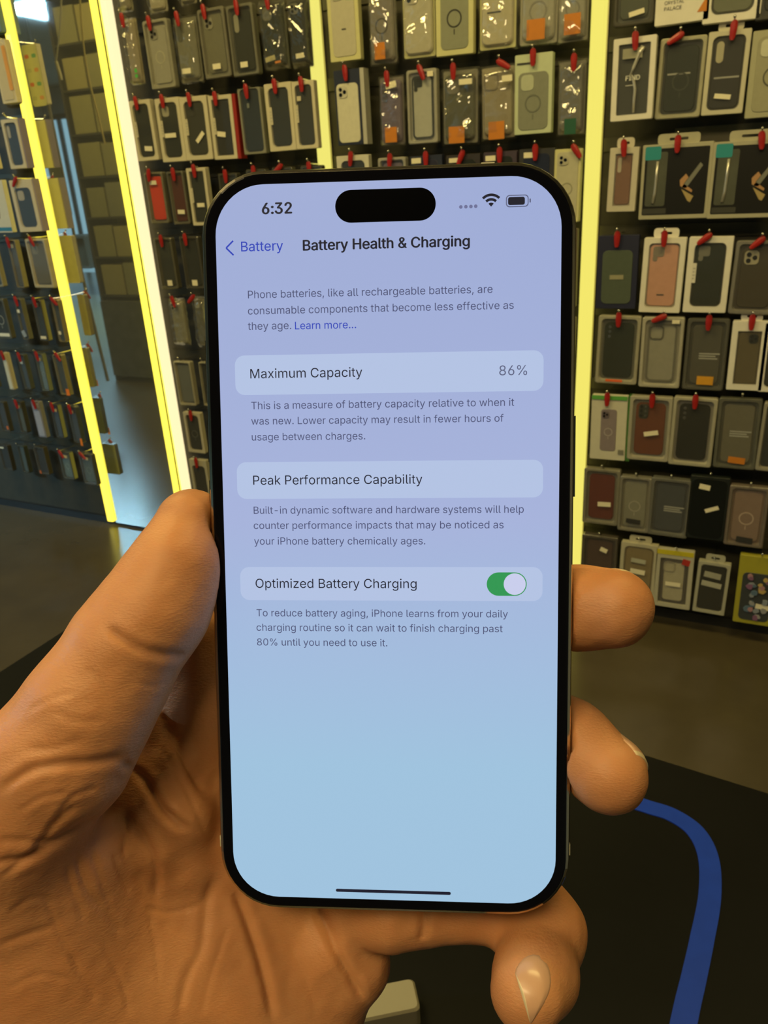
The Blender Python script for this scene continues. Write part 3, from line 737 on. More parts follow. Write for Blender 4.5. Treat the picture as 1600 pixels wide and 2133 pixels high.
    for (u, v, sw, sh, ang, colr) in stick:  # price stickers, and one pale patch painted in as a glint
        b = MB()
        a = math.radians(ang)
        sx, sz = x0 + w * u, h * (1 - v)
        ys = -0.0012 if style in ('box', 'clear') else yc - .0012
        if style == 'bag':
            ys = -.0080
        pts = []
        for dx, dz in ((-1, -1), (1, -1), (1, 1), (-1, 1)):
            ex, ez = dx * w * sw / 2, dz * h * sh / 2
            pts.append((sx + ex * math.cos(a) - ez * math.sin(a), sz + ex * math.sin(a) + ez * math.cos(a)))
        b.layers([at_y(pts, ys + .0004), at_y(pts, ys)])
        b.build('sticker_or_glint', M_STICK if colr is None else mat('coloured sticker or glint', colr, rough=0.6, noise=0.12, nscale=60), root)
    if style in ('clear',) or (style == 'box'):
        b = MB()
        o3 = rrect(wx0 - .001, wx1 + .001, wz0 - .001, wz1 + .001, w * winr) if style == 'box' else rrect(x0 + .003, x1 - .003, .003, h - .003, .006)
        b.layers([at_y(o3, -0.0002), at_y(o3, -0.0006)])
        b.build('plastic_film', FILM, root)
    if style == 'bag':
        rnd = random.Random(int(TL[0] * 7 + TL[1]))
        nx, nz_ = 16, 26
        fold = [(rnd.uniform(-1, 1), rnd.uniform(-1, 1), rnd.uniform(0, 6.28), rnd.uniform(6, 22), rnd.uniform(.4, 1)) for _ in range(7)]
        b = MB()
        for j in range(nz_ + 1):
            for i in range(nx + 1):
                u, v = i / nx, j / nz_
                e = min(1, 6 * min(u, 1 - u, v * 1.6, (1 - v) * 1.6))
                d_ = sum(s_ * math.sin(ph + f_ * (a_ * u + b_ * v * h / w)) for a_, b_, ph, f_, s_ in fold)
                b.v.append((x0 + w * u, (t - .002) * (1 - e) - e * (.004 + .0034 + .0017 * d_), h * v))
        for j in range(nz_):
            for i in range(nx):
                a = j * (nx + 1) + i
                b.f.append((a, a + 1, a + nx + 2, a + nx + 1))
                b.mi.append(0)
        b.build('plastic_bag', FILM_BAG, root, smooth=True)
    if tab:                                 # hang tab with its slot, behind the front
        b = MB()
        tw = w * 0.30
        o1 = rrect(-tw, tw, h - .002, h + .022, .008)
        o2 = rrect(-tw * .45, tw * .45, h + .007, h + .013, .003)
        b.layers([at_y(o1, t * .5 + .0008), at_y(o1, t * .5), at_y(o2, t * .5), at_y(o2, t * .5 + .0008)], cap0=False, cap1=False)
        b.build('hang_tab', paper(carton if style in ('box', 'card') else LGREY), root)
    if extra:
        extra(root, w, h, t)
    return root, w, h, t


def peg_hook(root, w, h, t, label, group, ang=0.0, dx=0.0, tab=False, clip=True):
    """steel peg from the panel through the hang tab, red clip over its end"""
    loc = root.location
    z = h + (0.010 if tab else 0.003)
    hk = thing('peg_hook', label, 'peg hook', (loc.x + dx, D, loc.z + z), group=group)
    L = (D - loc.y) + 0.004
    b = MB()
    b.tube([(0, 0, 0), (0, -L * .5, 0), (0, -L, 0.002), (0, -L - .010, 0.010)], .0016, 6)
    b.build('wire', M_STEEL, hk)
    b = MB()
    b.ball((0, -L - .011, 0.013), .0034, 8)
    b.build('ball_tip', M_STEEL, hk, smooth=True)
    if not clip:
        return hk
    # the clip: a tapered rounded tongue that hangs from the wire end in front of the package
    b = MB()
    a = math.radians(ang)
    prof = [(0.004, .0045), (0.008, .0065), (0.000, .0075), (-0.012, .0078), (-0.026, .0062), (-0.031, .0050)]
    prof = [(0.008, .0030), (0.005, .0062), (-0.001, .0078), (-0.012, .0076), (-0.026, .0060), (-0.031, .0040)]
    rings = []
    for s, hw in prof:
        yth = 0.0042 if s > -.02 else .0032
        ring = []
        for k in range(10):
            q = 2 * math.pi * k / 10
            lx, ly = hw * math.cos(q), yth * math.sin(q)
            ring.append((lx * math.cos(a) + s * math.sin(a), -L - .004 + ly, -lx * math.sin(a) + s * math.cos(a)))
        rings.append(ring)
    b.layers(rings)
    b.build('red_clip', M_RED, hk, smooth=False)
    return hk


PACKS, PEGS = [], []
CENTRE_ROWS = {}


def add(panel, row, TL, BR, style, desc, clip=(0, 0), hook=True, **kw):
    """package and its hook; the labels are written by write_labels once every row is complete"""
    kw.setdefault('tilt', random.uniform(-0.8, 0.8))
    root, w, h, t = package(TL, BR, style, desc, label=desc, group='packaged phone cases on the %s' % PANEL[panel], **kw)
    PACKS.append((panel, row, TL[0], root, desc))
    if root.location.z + h < 1.3 + 1.62:
        hk = peg_hook(root, w, h, t, 'peg', ('red-clipped' if hook else 'bare') + ' pegs of the %s' % PANEL[panel], ang=clip[0], dx=clip[1] * w, tab=kw.get('tab', False), clip=hook)
        PEGS.append((panel, row, TL[0], hk, hook))
    return root


def write_labels():
    for p_, r_, x_, o, d_ in PACKS:
        xs = sorted(q[2] for q in PACKS if q[0] == p_ and q[1] == r_)
        k = xs.index(x_)
        if len(xs) == 1:
            place = '%s, %s row' % (PANEL[p_], ORD[r_])
        elif p_ == 'A':
            place = '%s, %s row, %s from right' % (PANEL[p_], ORD[r_], ORD[len(xs) - 1 - k])
        else:
            place = '%s, %s row, %s from left' % (PANEL[p_], ORD[r_], ORD[k])
        o['label'] = '%s, %s' % (d_, place)
        if len(o['label'].split()) > 16:
            print('LONG LABEL', len(o['label'].split()), o['label'])
        for q in PEGS:
            if q[:3] == (p_, r_, x_):
                q[3]['label'] = '%s, %s' % ('red-clipped steel peg' if q[4] else 'bare steel peg', place)


random.seed(5)
S1 = lambda u=.6, v=.8, a=0, c=None, w=.34, h=.06: (u, v, w, h, a, c)


def crystal(root, w, h, t):
    b = MB()
    put_text(b, 'CRYSTAL', -w * .33, h * .235, w * .36, 'y', -.0012)
    put_text(b, 'PALACE', -w * .33, h * .165, w * .32, 'y', -.0012)
    b.build('printed_title', M_DARKP, root)
    b = MB()
    b.layers([at_y([(w * .28, h * .10), (w * .45, h * .10), (w * .45, h * .28)], 0), at_y([(w * .28, h * .10), (w * .45, h * .10), (w * .45, h * .28)], -.0006)])
    b.build('orange_corner', mat('orange print', ORANGE, rough=.6), root)


def findbox(root, w, h, t):
    b = MB()
    put_text(b, 'FIND', -w * .17, h * .49, w * .33, 'y', -.0014, offset=.03)
    b.box(-w * .17, w * .02, -.0016, -.0012, h * .425, h * .433)
    b.build('printed_title', mat('pale print', (0.6, 0.6, 0.56), rough=.5), root)
    # a glossy ridge in the film, its milky tint painting in the glint
    b = MB()
    pts = [(w * .20, h * .88), (w * .12, h * .80), (w * .0, h * .64), (-w * .06, h * .56), (w * .02, h * .48), (w * .06, h * .38), (w * .05, h * .25), (w * .05, h * .09)]
    b.tube([(x, -.0006, z) for x, z in pts], [.006, .0048, .0038, .0034, .0034, .0034, .0034, .003], 6)
    b.build('film_glint_ridge', film_mat('milky film glint', gloss=.40, milk=.55, tint=(.8, .76, .62), rough=.25), root, smooth=True)


def foldpic(root, w, h, t):
    """wide cartons: black face, teal corner flag and the picture of a folding phone"""
    def pic(name, polys, mats, y):
        b = MB()
        for m, p in polys:
            b.layers([at_y(p, y + .0004), at_y(p, y)], m=m)
        return b.build(name, mats, root)
    pic('black_face', [(0, rrect(-w * .455, w * .455, h * .06, h * .945, .003))], mat('black print', (.011, .0105, .009), rough=.35), -.0004)
    pic('case_window', [(0, rrect(-w * .42, -w * .13, h * .18, h * .90, .005))], mat('grey case picture', (.085, .09, .07), rough=.35, noise=.3, nscale=20), -.0008)
    pic('teal_flag', [(0, rrect(-w * .46, -w * .23, h * .80, h * .975, .004))], mat('teal print', TEAL, rough=.5), -.0012)
    pic('foot_band', [(0, rrect(-w * .44, -w * .10, h * .075, h * .15, .001))], mat('dark grey print', (.05, .05, .042), rough=.4), -.0008)
    pic('folding_phone_picture', [(0, [(w * .10, h * .42), (w * .17, h * .41), (w * .38, h * .70), (w * .34, h * .74)]),
                                  (1, [(w * .07, h * .52), (w * .08, h * .44), (w * .25, h * .35), (w * .26, h * .38), (w * .13, h * .47), (w * .19, h * .55), (w * .15, h * .60)]),
                                  (2, [(w * .10, h * .40), (w * .20, h * .24), (w * .24, h * .22), (w * .28, h * .30)])],
        [mat('picture grey', (.20, .20, .17), rough=.4), mat('picture amber', (.45, .25, .12), rough=.4), mat('picture gold', (.40, .30, .13), rough=.4)], -.0008)
    b = MB()
    b.tube([(x, -.002, z) for x, z in ((-w * .27, h * .78), (-w * .275, h * .55), (-w * .28, h * .36), (-w * .30, h * .22))], .0034, 6)
    b.build('film_glint_ridge', film_mat('milky film glint', gloss=.40, milk=.55, tint=(.8, .76, .62), rough=.25), root, smooth=True)  # raised ridge whose pale milky colour stands in for a glint


def artwork(root, w, h, t):
    """a case printed with a plain abstract pattern of soft coloured blots"""
    rnd = random.Random(3)
    b = MB()
    cols = [(.25, .28, .33), (.40, .22, .24), (.10, .16, .24), (.5, .36, .12), (.3, .3, .32), (.22, .1, .2)]
    for k in range(26):
        x, z, r = rnd.uniform(-w * .22, w * .26), rnd.uniform(h * .10, h * .72), rnd.uniform(.004, .011)
        y = -.0046 - .00004 * k
        o_ = [(x + r * math.cos(q * math.pi / 4) * rnd.uniform(.6, 1.2), z + r * math.sin(q * math.pi / 4) * rnd.uniform(.6, 1.2)) for q in range(8)]
        b.layers([at_y(o_, -.001), at_y(o_, y)], m=k % 6)
    b.build('printed_pattern', [mat('pattern print', c, rough=.5) for c in cols], root)


def backmarks(plate, marks):
    """printed back of a package, which the mirror shows"""
    def f(root, w, h, t):
        b = MB()
        o1 = rrect(-w * .5, w * .5, -h * .02, h * 1.0, .012)
        b.layers([at_y(o1, t + .0006), at_y(o1, t + .0016)])
        b.build('back_card', paper(plate), root)
        b = MB()
        rnd = random.Random(8)
        for k in range(8):
            x, z = (-.26 if k % 2 else .22) * w, h * (.12 + .23 * (k // 2))
            o1 = rrect(x - w * .14, x + w * .14, z - .006, z + .006, .005)
            b.layers([at_y(o1, t + .0017), at_y(o1, t + .0022)], m=k % len(marks))
        b.build('back_print', [mat('small print mark', c, rough=.6) for c in marks], root)
    return f


def sidestrip(c, deep=.034, wide=.012):
    def f(root, w, h, t):
        b = MB()
        b.box(w / 2 + .0004, w / 2 + wide, .002, deep, 0, h)
        b.build('carton_side', paper(c), root)
    return f


# ---- rack C (middle): between the third and the fourth strip
add('C', 0, (677, -40), (752, 123), 'card', 'pale yellow carton picturing a white case', carton=PALEY, case=(.50, .47, .36), cam_='sq', camc=(.5, .47, .36), bars=(.44, .40, .14, 1, True), hook=False, win=.12)
add('C', 0, (756, -40), (825, 131), 'bag', 'grey bagged case with an orange label low down', tray=(.13, .12, .10), case=(.22, .20, .18), ring=(.08, .075, .07), stick=[S1(.50, .84, 0, ORANGE, .36, .20)], hook=False)
add('C', 0, (827, -40), (906, 118), 'bag', 'white case picture with dark lenses in glossy film', tray=PALEY, case=(.50, .47, .36), cam_='sq', camc=(.48, .45, .35), hook=False)
add('C', 0, (905, -45), (986, 110), 'card', 'pale yellow carton, grey case with dark ring', carton=PALEY, case=(.26, .27, .20), ring=(.03, .03, .03), hook=False, win=.13)
add('C', 0, (990, -50), (1074, 100), 'bag', 'cream carton in film with a short dark line', tray=PALEY, case=(.50, .46, .33), bars=(.26, .52, .34, 1, True), hook=False)
add('C', 0, (1076, -60), (1160, 90), 'bag', 'clear bagged case with orange label', tray=(.36, .34, .27), case=(.36, .35, .29), ring=(.26, .25, .21), stick=[S1(.50, .79, 0, ORANGE, .44, .27)], hook=False)
add('C', 0, (1160, -65), (1224, 84), 'bag', 'clear bagged case with orange label high up', tray=(.30, .28, .22), case=(.32, .31, .26), ring=(.22, .21, .18), stick=[S1(.55, .76, 0, ORANGE, .50, .28)], hook=False)

add('C', 1, (694, 148), (757, 300), 'card', 'navy card with a white case and three lenses', carton=NAVY, case=(.62, .60, .48), cam_='sq', camc=(.55, .53, .44), extra=sidestrip(LGREY), win=.08, wintop=.42, clip=(-4, 0))
add('C', 1, (781, 160), (841, 302), 'bag', 'purple bagged case with orange label', tray=(.17, .15, .14), case=PURPLE, cam_='pill', camc=(.09, .08, .10), stick=[S1(.56, .84, 0, ORANGE, .46, .22), S1(.62, .14, 8, None, .4, .09)], clip=(-3, 0))
add('C', 1, (845, 148), (912, 297), 'clear', 'white case with dark bumper in a clear tray', tray=(.42, .41, .36), case=(.40, .40, .35), cam_='ell', camc=DARK, bumper=(.03, .035, .04), stick=[S1(.80, .07, 0, None, .2, .07)], clip=(-22, 0), extra=None)
add('C', 1, (913, 145), (994, 300), 'bag', 'grey bagged case with square camera and orange label', tray=(.20, .19, .15), case=(.10, .10, .075), cam_='cut', camc=(.19, .18, .15), stick=[S1(.48, .86, 0, ORANGE, .42, .22), S1(.72, .19, 0, None, .34, .07)], clip=(0, -.08))
add('C', 1, (997, 138), (1072, 289), 'bag', 'beige bagged case with orange label at its foot', tray=(.30, .26, .18), case=(.30, .26, .18), cam_='square_ring', camc=(.22, .19, .14), stick=[S1(.52, .87, 0, ORANGE, .44, .24), S1(.82, .20, 0, None, .28, .08)], clip=(-60, .1))
add('C', 1, (1073, 116), (1148, 276), 'card', 'pale green carton picturing a grey case with ring', carton=(.52, .58, .40), case=(.23, .24, .19), cam_='cut', camc=(.45, .48, .36), ring=(.15, .16, .13), win=.10, wintop=.42, clip=(0, 0), bars=(.06, .90, .5, 1, True))
add('C', 1, (1160, 126), (1216, 280), 'bag', 'crinkled silver bag with a green sticker', tray=(.17, .16, .14), case=(.17, .165, .15), stick=[S1(.55, .88, 0, (.01, .09, .05), .40, .21)], clip=(0, .1))

C2 = [((700, 326), (776, 478), 'box', 'white carton top showing above the phone', dict(carton=(.62, .6, .5))),
      ((786, 330), (850, 480), 'clear', 'dark case top showing above the phone', dict(case=PURPLE, tray=NAVY)),
      ((856, 326), (926, 478), 'card', 'navy carton, white corner showing above the phone', dict(carton=NAVY, case=(.03, .03, .06), stick=[S1(.2, .06, 0, None, .3, .07)])),
      ((930, 324), (1002, 474), 'card', 'black carton with cream corner showing above the phone', dict(carton=(.03, .025, .03), case=DARK, stick=[S1(.25, .07, 0, None, .3, .06)])),
      ((1008, 318), (1076, 470), 'card', 'dark purple carton, pale sticker above the phone', dict(carton=(.05, .035, .06), case=DARK, stick=[S1(.22, .08, 0, None, .3, .07)])),
      ((1080, 312), (1150, 466), 'card', 'blackish carton with pale sticker showing above the phone', dict(carton=(.03, .03, .035), case=NAVY, stick=[S1(.30, .08, 0, None, .32, .07)]))]
for k, (a, b_, st, d_, kw) in enumerate(C2):
    add('C', 2, a, b_, st, d_, clip=((8, 6, 0, 25, 0, 0)[k], 0), **kw)
add('C', 2, (1155, 312), (1205, 462), 'card', 'pale yellow carton picturing a white case and ring', carton=PALEY, case=(.48, .46, .34), cam_='sq', camc=(.46, .44, .33), ring=(.30, .29, .20), win=.10, clip=(-35, .25))
for k, (y0, y1, c_) in enumerate([(478, 640, (.10, .07, .05)), (660, 800, (.09, .055, .05)), (820, 960, (.05, .05, .045)), (985, 1120, (.05, .04, .035))]):
    add('C', 3 + k, (1140, y0), (1198 - k * 6, y1), 'card', ['brown', 'reddish brown', 'dark grey', 'blackish brown'][k] + ' carton edge between phone and strip', carton=c_, case=DARK, hook=False)

# ---- rack D: right of the fourth strip
add('D', 0, (1286, -125), (1361, 47), 'clear', 'dark clear-tray case with a cream sticker', tray=(.06, .065, .05), case=(.07, .08, .065), stick=[S1(.58, .86, 10, None, .38, .06)], hook=False, edge=(.07, .065, .05))
add('D', 0, (1376, -130), (1476, 41), 'card', 'white carton titled CRYSTAL PALACE with an orange corner', carton=WHITE, case=None, extra=crystal, hook=False)
add('D', 0, (1479, -135), (1583, 37), 'box', 'white window carton around a dark case', carton=WHITE, case=OLIVE, tray=(.05, .05, .04), hook=False)
add('D', 0, (1592, -140), (1690, 30), 'clear', 'dark tray case', tray=DARK, case=DARK, hook=False, edge=(.05, .05, .045))

add('D', 1, (1280, 82), (1358, 247), 'box', 'white window carton reading FIND around a dark insert', carton=WHITE, tray=(.03, .033, .03), case=None, cam_=None, winr=.03, extra=findbox, stick=[S1(.46, .19, 0, (.30, .29, .22), .46, .12)], clip=(-3, .0), front=.11)
add('D', 1, (1375, 82), (1457, 243), 'clear', 'black case in frosted tray, clip lying sideways', tray=(.022, .026, .024), case=(.022, .028, .026), ring=(.05, .055, .05), edge=(.42, .40, .29), clip=(62, -.05), bars=(.2, .57, .5, 1, False))
add('D', 1, (1476, 68), (1546, 235), 'box', 'white-rimmed carton, dark case with pill camera and sticker', carton=(.55, .52, .40), tray=(.05, .05, .045), case=(.03, .03, .032), cam_='pill', camc=(.42, .39, .28), stick=[S1(.48, .78, -8, None, .40, .06)], bars=(.22, .46, .6, 1, False), win=.11, clip=(4, .1), tab=True)
add('D', 1, (1571, 65), (1650, 240), 'card', 'pale olive carton picturing a case with ring', carton=(.38, .37, .25), case=(.33, .32, .22), cam_='cut', camc=(.55, .55, .42), ring=(.10, .10, .08), hook=False, win=.12)

add('D', 2, (1270, 309), (1322, 440), 'box', 'slim white carton with a brown-pink case', carton=(.55, .51, .42), tray=(.34, .28, .22), case=(.20, .105, .075), cam_='pill', camc=(.45, .40, .32), winr=.02, win=.20, clip=(-4, 0), tab=True)
add('D', 2, (1340, 303), (1472, 454), 'card', 'wide black carton with teal flag', carton=(.40, .38, .28), case=None, extra=foldpic, tab=True, win=.045, clip=(0, 0))
add('D', 2, (1487, 297), (1622, 452), 'card', 'wide black carton, teal flag, cut by photo edge', carton=(.40, .38, .28), case=None, extra=foldpic, tab=True, win=.045, clip=(-6, .14))

add('D', 3, (1248, 491), (1323, 644), 'card', 'navy carton with a glossy green-grey case', carton=(.016, .018, .05), case=(.085, .105, .08), stick=[S1(.50, .56, 0, (.30, .28, .18), .34, .06)], clip=(0, -.04), wintop=.36)
add('D', 3, (1341, 496), (1415, 652), 'box', 'white window carton with a pink case', carton=WHITE, tray=(.30, .26, .20), case=PINK, cam_='ell', camc=(.22, .19, .16), win=.13, winr=.09, clip=(0, 0), bars=(.40, .25, .18, 1, True), tab=True)
add('D', 3, (1436, 494), (1511, 652), 'box', 'white window carton with a black case', carton=WHITE, tray=(.04, .042, .035), case=(.018, .023, .020), cam_='ell', camc=(.17, .165, .14), win=.14, winr=.13, notch=True, clip=(52, -.05))
add('D', 3, (1533, 502), (1612, 656), 'clear', 'dark brown case, pale camera ring, grey tray', tray=(.06, .05, .04), case=(.05, .042, .03), cam_='sq', camc=(.36, .33, .24), edge=(.20, .19, .17), clip=(50, .05))

add('D', 4, (1246, 657), (1325, 802), 'clear', 'black case with three rings over orange print', tray=(.10, .10, .08), case=(.016, .022, .018), cam_='dots', edge=(.36, .34, .26), extra=None, stick=[S1(.46, .95, 0, (.8, .14, .03), .40, .035)], clip=(0, .0))
add('D', 4, (1340, 660), (1414, 810), 'clear', 'clear grey case with square camera frame', tray=(.30, .29, .24), case=(.27, .26, .215), cam_='square_ring', camc=(.09, .088, .075), bumper=(.13, .125, .105), edge=(.42, .40, .33), stick=[S1(.80, .06, 0, None, .18, .05)], clip=(65, 0))
add('D', 4, (1434, 663), (1505, 815), 'clear', 'dark grey case with an amber label', tray=(.05, .05, .042), case=(.075, .072, .06), edge=(.085, .083, .07), stick=[S1(.55, .86, 0, (.62, .30, .02), .40, .12)], bars=(.34, .52, .5, 3, False), clip=(0, .0))
add('D', 4, (1529, 668), (1586, 815), 'box', 'white carton with a taupe case', carton=WHITE, tray=(.12, .10, .07), case=(.105, .085, .05), cam_='sqr', camc=DARK, winr=.02, win=.17, wintop=.30, clip=(0, .0), tab=True)
add('D', 4, (1597, 672), (1660, 820), 'box', 'white carton sliver', carton=WHITE, hook=False)

add('D', 5, (1235, 822), (1301, 961), 'card', 'green-edged white carton picturing a violet case', carton=(.58, .56, .46), case=(.24, .20, .22), cam_='sq', camc=(.16, .13, .15), ring=(.42, .38, .38), win=.28, wintop=.40, stick=[S1(.50, .03, 0, GREEN, .98, .06), S1(.88, .86, 0, (.2, .2, .16), .16, .07)], extra=sidestrip((.05, .16, .03)), clip=(0, -.08))
add('D', 5, (1314, 824), (1391, 964), 'clear', 'brown leather-look case with a slanting sticker', tray=(.20, .19, .16), case=BROWN, cam_='lens3', camc=(.03, .035, .03), edge=(.38, .36, .29), stick=[S1(.55, .56, 12, None, .34, .07)], clip=(0, .02))
add('D', 5, (1404, 826), (1480, 975), 'clear', 'plain black case in a frosted tray', tray=(.18, .17, .15), case=(.012, .013, .012), cam_='dots', edge=(.40, .38, .30), clip=(0, .0))
add('D', 5, (1501, 828), (1572, 981), 'clear', 'grey case with an orange label', tray=(.07, .07, .055), case=(.13, .12, .09), edge=(.10, .10, .08), stick=[S1(.55, .87, -4, ORANGE, .40, .09)], bars=(.32, .54, .5, 3, False), hook=False)
add('D', 5, (1592, 838), (1660, 988), 'clear', 'dark case in a frosted tray', tray=DARK, case=DARK, edge=(.3, .28, .22), hook=False)

add('D', 6, (1218, 974), (1286, 1097), 'clear', 'maroon case with a sticker', tray=(.17, .16, .13), case=(.11, .022, .018), edge=(.20, .19, .15), stick=[S1(.60, .62, 3, None, .36, .08)], hook=False)
add('D', 6, (1293, 991), (1350, 1112), 'clear', 'olive grey case with a round pale print', tray=(.20, .19, .15), case=(.21, .205, .165), ring=(.36, .35, .29), edge=(.20, .19, .16), stick=[S1(.50, .80, -3, (.03, .03, .03), .46, .08)], hook=False)
add('D', 6, (1357, 994), (1430, 1123), 'clear', 'slate blue case with faint print', tray=(.06, .065, .075), case=(.055, .062, .075), edge=(.13, .13, .12), bars=(.36, .52, .5, 3, False), hook=False)
add('D', 6, (1440, 990), (1506, 1128), 'card', 'black carton with two pale stickers', carton=(.010, .014, .013), case=(.008, .010, .010), stick=[S1(.38, .16, -8, None, .28, .08), S1(.62, .50, 24, None, .36, .06)], hook=False, win=.06)
add('D', 6, (1522, 1010), (1588, 1144), 'clear', 'rose grey case with a round pink print', tray=(.17, .12, .095), case=(.22, .15, .12), ring=(.44, .34, .28), edge=(.16, .13, .11), stick=[S1(.52, .88, -4, (.03, .03, .03), .42, .09)], hook=False)

add('D', 7, (1213, 1112), (1280, 1245), 'clear', 'plum case with a small pale sticker', tray=(.05, .035, .035), case=(.065, .038, .034), edge=(.07, .06, .05), stick=[S1(.62, .22, -20, None, .2, .07)], hook=False)
add('D', 7, (1294, 1128), (1360, 1262), 'box', 'white-rimmed carton with a tan case and two stickers', carton=(.46, .43, .32), tray=(.20, .16, .10), case=(.22, .17, .09), win=.10, stick=[S1(.5, .28, -3, (.42, .42, .33), .40, .07), S1(.5, .46, -3, None, .40, .08)], hook=False, tab=True)
add('D', 7, (1370, 1142), (1436, 1272), 'box', 'yellow-topped white carton with a beige case', carton=(.46, .44, .35), tray=(.10, .09, .08), case=(.40, .37, .27), cam_='square_ring', camc=(.30, .28, .22), bumper=(.09, .08, .075), win=.12, winr=.04, wintop=.26, casew=.12, stick=[S1(.5, .04, 0, (.55, .47, .02), .96, .08), S1(.80, .18, -12, (.42, .03, .02), .2, .10), S1(.5, .58, 0, None, .4, .07)], hook=False)
add('D', 7, (1454, 1168), (1508, 1283), 'box', 'white-rimmed carton with black case and pale print', carton=(.40, .39, .30), tray=(.02, .02, .02), case=(.012, .013, .012), win=.10, winr=.10, stick=[S1(.48, .24, -6, (.36, .35, .28), .52, .11), S1(.48, .42, -6, (.42, .41, .33), .62, .10)], hook=False, tab=True)
add('D', 7, (1545, 1155), (1608, 1307), 'card', 'yellow carton with a colourful blotchy print', carton=(.36, .33, .03), case=(.05, .055, .06), extra=artwork, win=.12, wintop=.5, stick=[S1(.72, .72, -6, None, .40, .07)], hook=False)


# ---- rack B: between the mirror and the third strip
add('B', 0, (224, -95), (271, 21), 'bag', 'glossy crinkled bag', tray=(.20, .18, .12), case=(.22, .20, .14), hook=False)
add('B', 0, (286, -105), (344, 22), 'bag', 'glossy crinkled bag with white card', tray=(.32, .30, .22), case=(.36, .33, .24), hook=False)
add('B', 0, (352, -115), (404, 6), 'bag', 'glossy bag cut by the photo top', tray=(.26, .24, .17), case=(.24, .22, .16), hook=False)
add('B', 1, (246, 38), (296, 174), 'bag', 'shiny crinkled bag with green dots', tray=(.28, .24, .15), case=(.30, .26, .18), stick=[S1(.80, .80, 10, (.08, .50, .08), .18, .06), S1(.80, .88, 10, (.08, .46, .08), .2, .05)], clip=(-3, -.1))
add('B', 1, (295, 45), (366, 181), 'clear', 'pale grey case with camera and ring', tray=(.28, .27, .22), case=(.31, .30, .245), cam_='sq', camc=(.24, .23, .19), ring=(.42, .40, .30), edge=(.30, .29, .23), clip=(-4, -.15))
add('B', 1, (351, 36), (420, 170), 'bag', 'clear grey case with a low cream sticker', tray=(.17, .165, .12), case=(.19, .185, .135), cam_='pill', camc=(.09, .09, .07), stick=[S1(.50, .82, 0, None, .36, .08)], clip=(-6, -.1))
add('B', 1, (410, 21), (482, 159), 'clear', 'olive clear case with square camera frame', tray=(.14, .14, .10), case=(.155, .15, .105), cam_='sq', camc=(.26, .25, .19), edge=(.19, .18, .14), stick=[S1(.50, .83, 0, None, .30, .08)], clip=(-5, -.2))
add('B', 1, (470, 13), (540, 154), 'clear', 'black case with pill camera and low sticker', tray=(.035, .037, .03), case=(.024, .027, .023), cam_='pill', camc=(.27, .26, .20), edge=(.17, .165, .13), stick=[S1(.47, .84, 0, None, .28, .08)], clip=(-4, -.05))
add('B', 1, (531, 1), (600, 142), 'bag', 'black case in a glossy creased bag', tray=(.08, .08, .06), case=(.03, .034, .028), cam_='cut', camc=(.16, .155, .12), stick=[S1(.42, .84, 8, (.40, .36, .20), .38, .07), S1(.70, .90, 5, (.6, .22, .05), .22, .03)], clip=(-4, .0))
add('B', 1, (590, -5), (649, 139), 'bag', 'black case in a clear bag with low sticker', tray=(.05, .05, .04), case=(.026, .029, .025), cam_='sq', camc=(.17, .165, .13), stick=[S1(.58, .83, 3, None, .36, .07)], hook=False)
bw = dict(carton=(.60, .55, .40), tray=(.05, .05, .042), win=.13, notch=True)
add('B', 2, (268, 211), (331, 333), 'box', 'white window carton, black case, low sticker', case=(.020, .023, .022), stick=[S1(.60, .80, -5, None, .36, .08)], clip=(-5, -.1), **bw)
add('B', 2, (320, 207), (389, 335), 'box', 'white window carton, black case with pale camera cut-out', case=(.022, .026, .025), cam_='cut', camc=(.34, .32, .24), stick=[S1(.48, .58, 0, None, .46, .07)], clip=(-4, -.1), **bw)
add('B', 2, (371, 204), (444, 331), 'box', 'white window carton, dark case with slanting sticker', case=(.036, .038, .032), cam_='cut', camc=(.04, .04, .034), stick=[S1(.62, .64, 42, None, .38, .07)], clip=(-3, -.05), **bw)
add('B', 2, (431, 201), (495, 330), 'box', 'red-sided white window carton, black case', case=(.022, .024, .024), stick=[S1(.42, .60, -8, None, .36, .08)], clip=(-2, -.1), extra=sidestrip((.30, .02, .015)), winr=.03, **bw)
add('B', 2, (494, 186), (555, 319), 'box', 'dark blue carton with white foot', carton=(.24, .235, .18), tray=(.02, .026, .034), case=(.018, .026, .034), win=.08, wintop=.02, clip=(-3, -.05), stick=[S1(.42, .26, 0, (.16, .18, .17), .10, .07)])
add('B', 2, (549, 176), (618, 312), 'box', 'white window carton, black case under wrinkled film', case=(.024, .028, .026), clip=(-3, -.05), **bw)
add('B', 2, (606, 171), (664, 308), 'box', 'white window carton, dark case with painted round glint', case=(.034, .036, .030), stick=[S1(.30, .25, 0, (.55, .50, .36), .18, .07)], clip=(-3, .0), **bw)  # the pale patch is a glint painted onto the film
add('B', 3, (298, 360), (352, 465), 'clear', 'bright red case with a high sticker', tray=(.12, .11, .085), case=(.56, .045, .025), edge=(.16, .15, .11), stick=[S1(.45, .20, 0, None, .38, .08)], clip=(8, -.1))
add('B', 3, (346, 358), (396, 467), 'clear', 'maroon case with a low sticker', tray=(.10, .08, .06), case=(.075, .018, .016), edge=(.13, .125, .095), stick=[S1(.58, .76, -3, None, .42, .08)], clip=(-3, .0))
add('B', 3, (386, 351), (442, 469), 'box', 'white window carton partly behind the phone corner', case=(.022, .026, .025), stick=[S1(.55, .64, 0, None, .38, .07)], clip=(-3, .0), winr=.03, **bw)
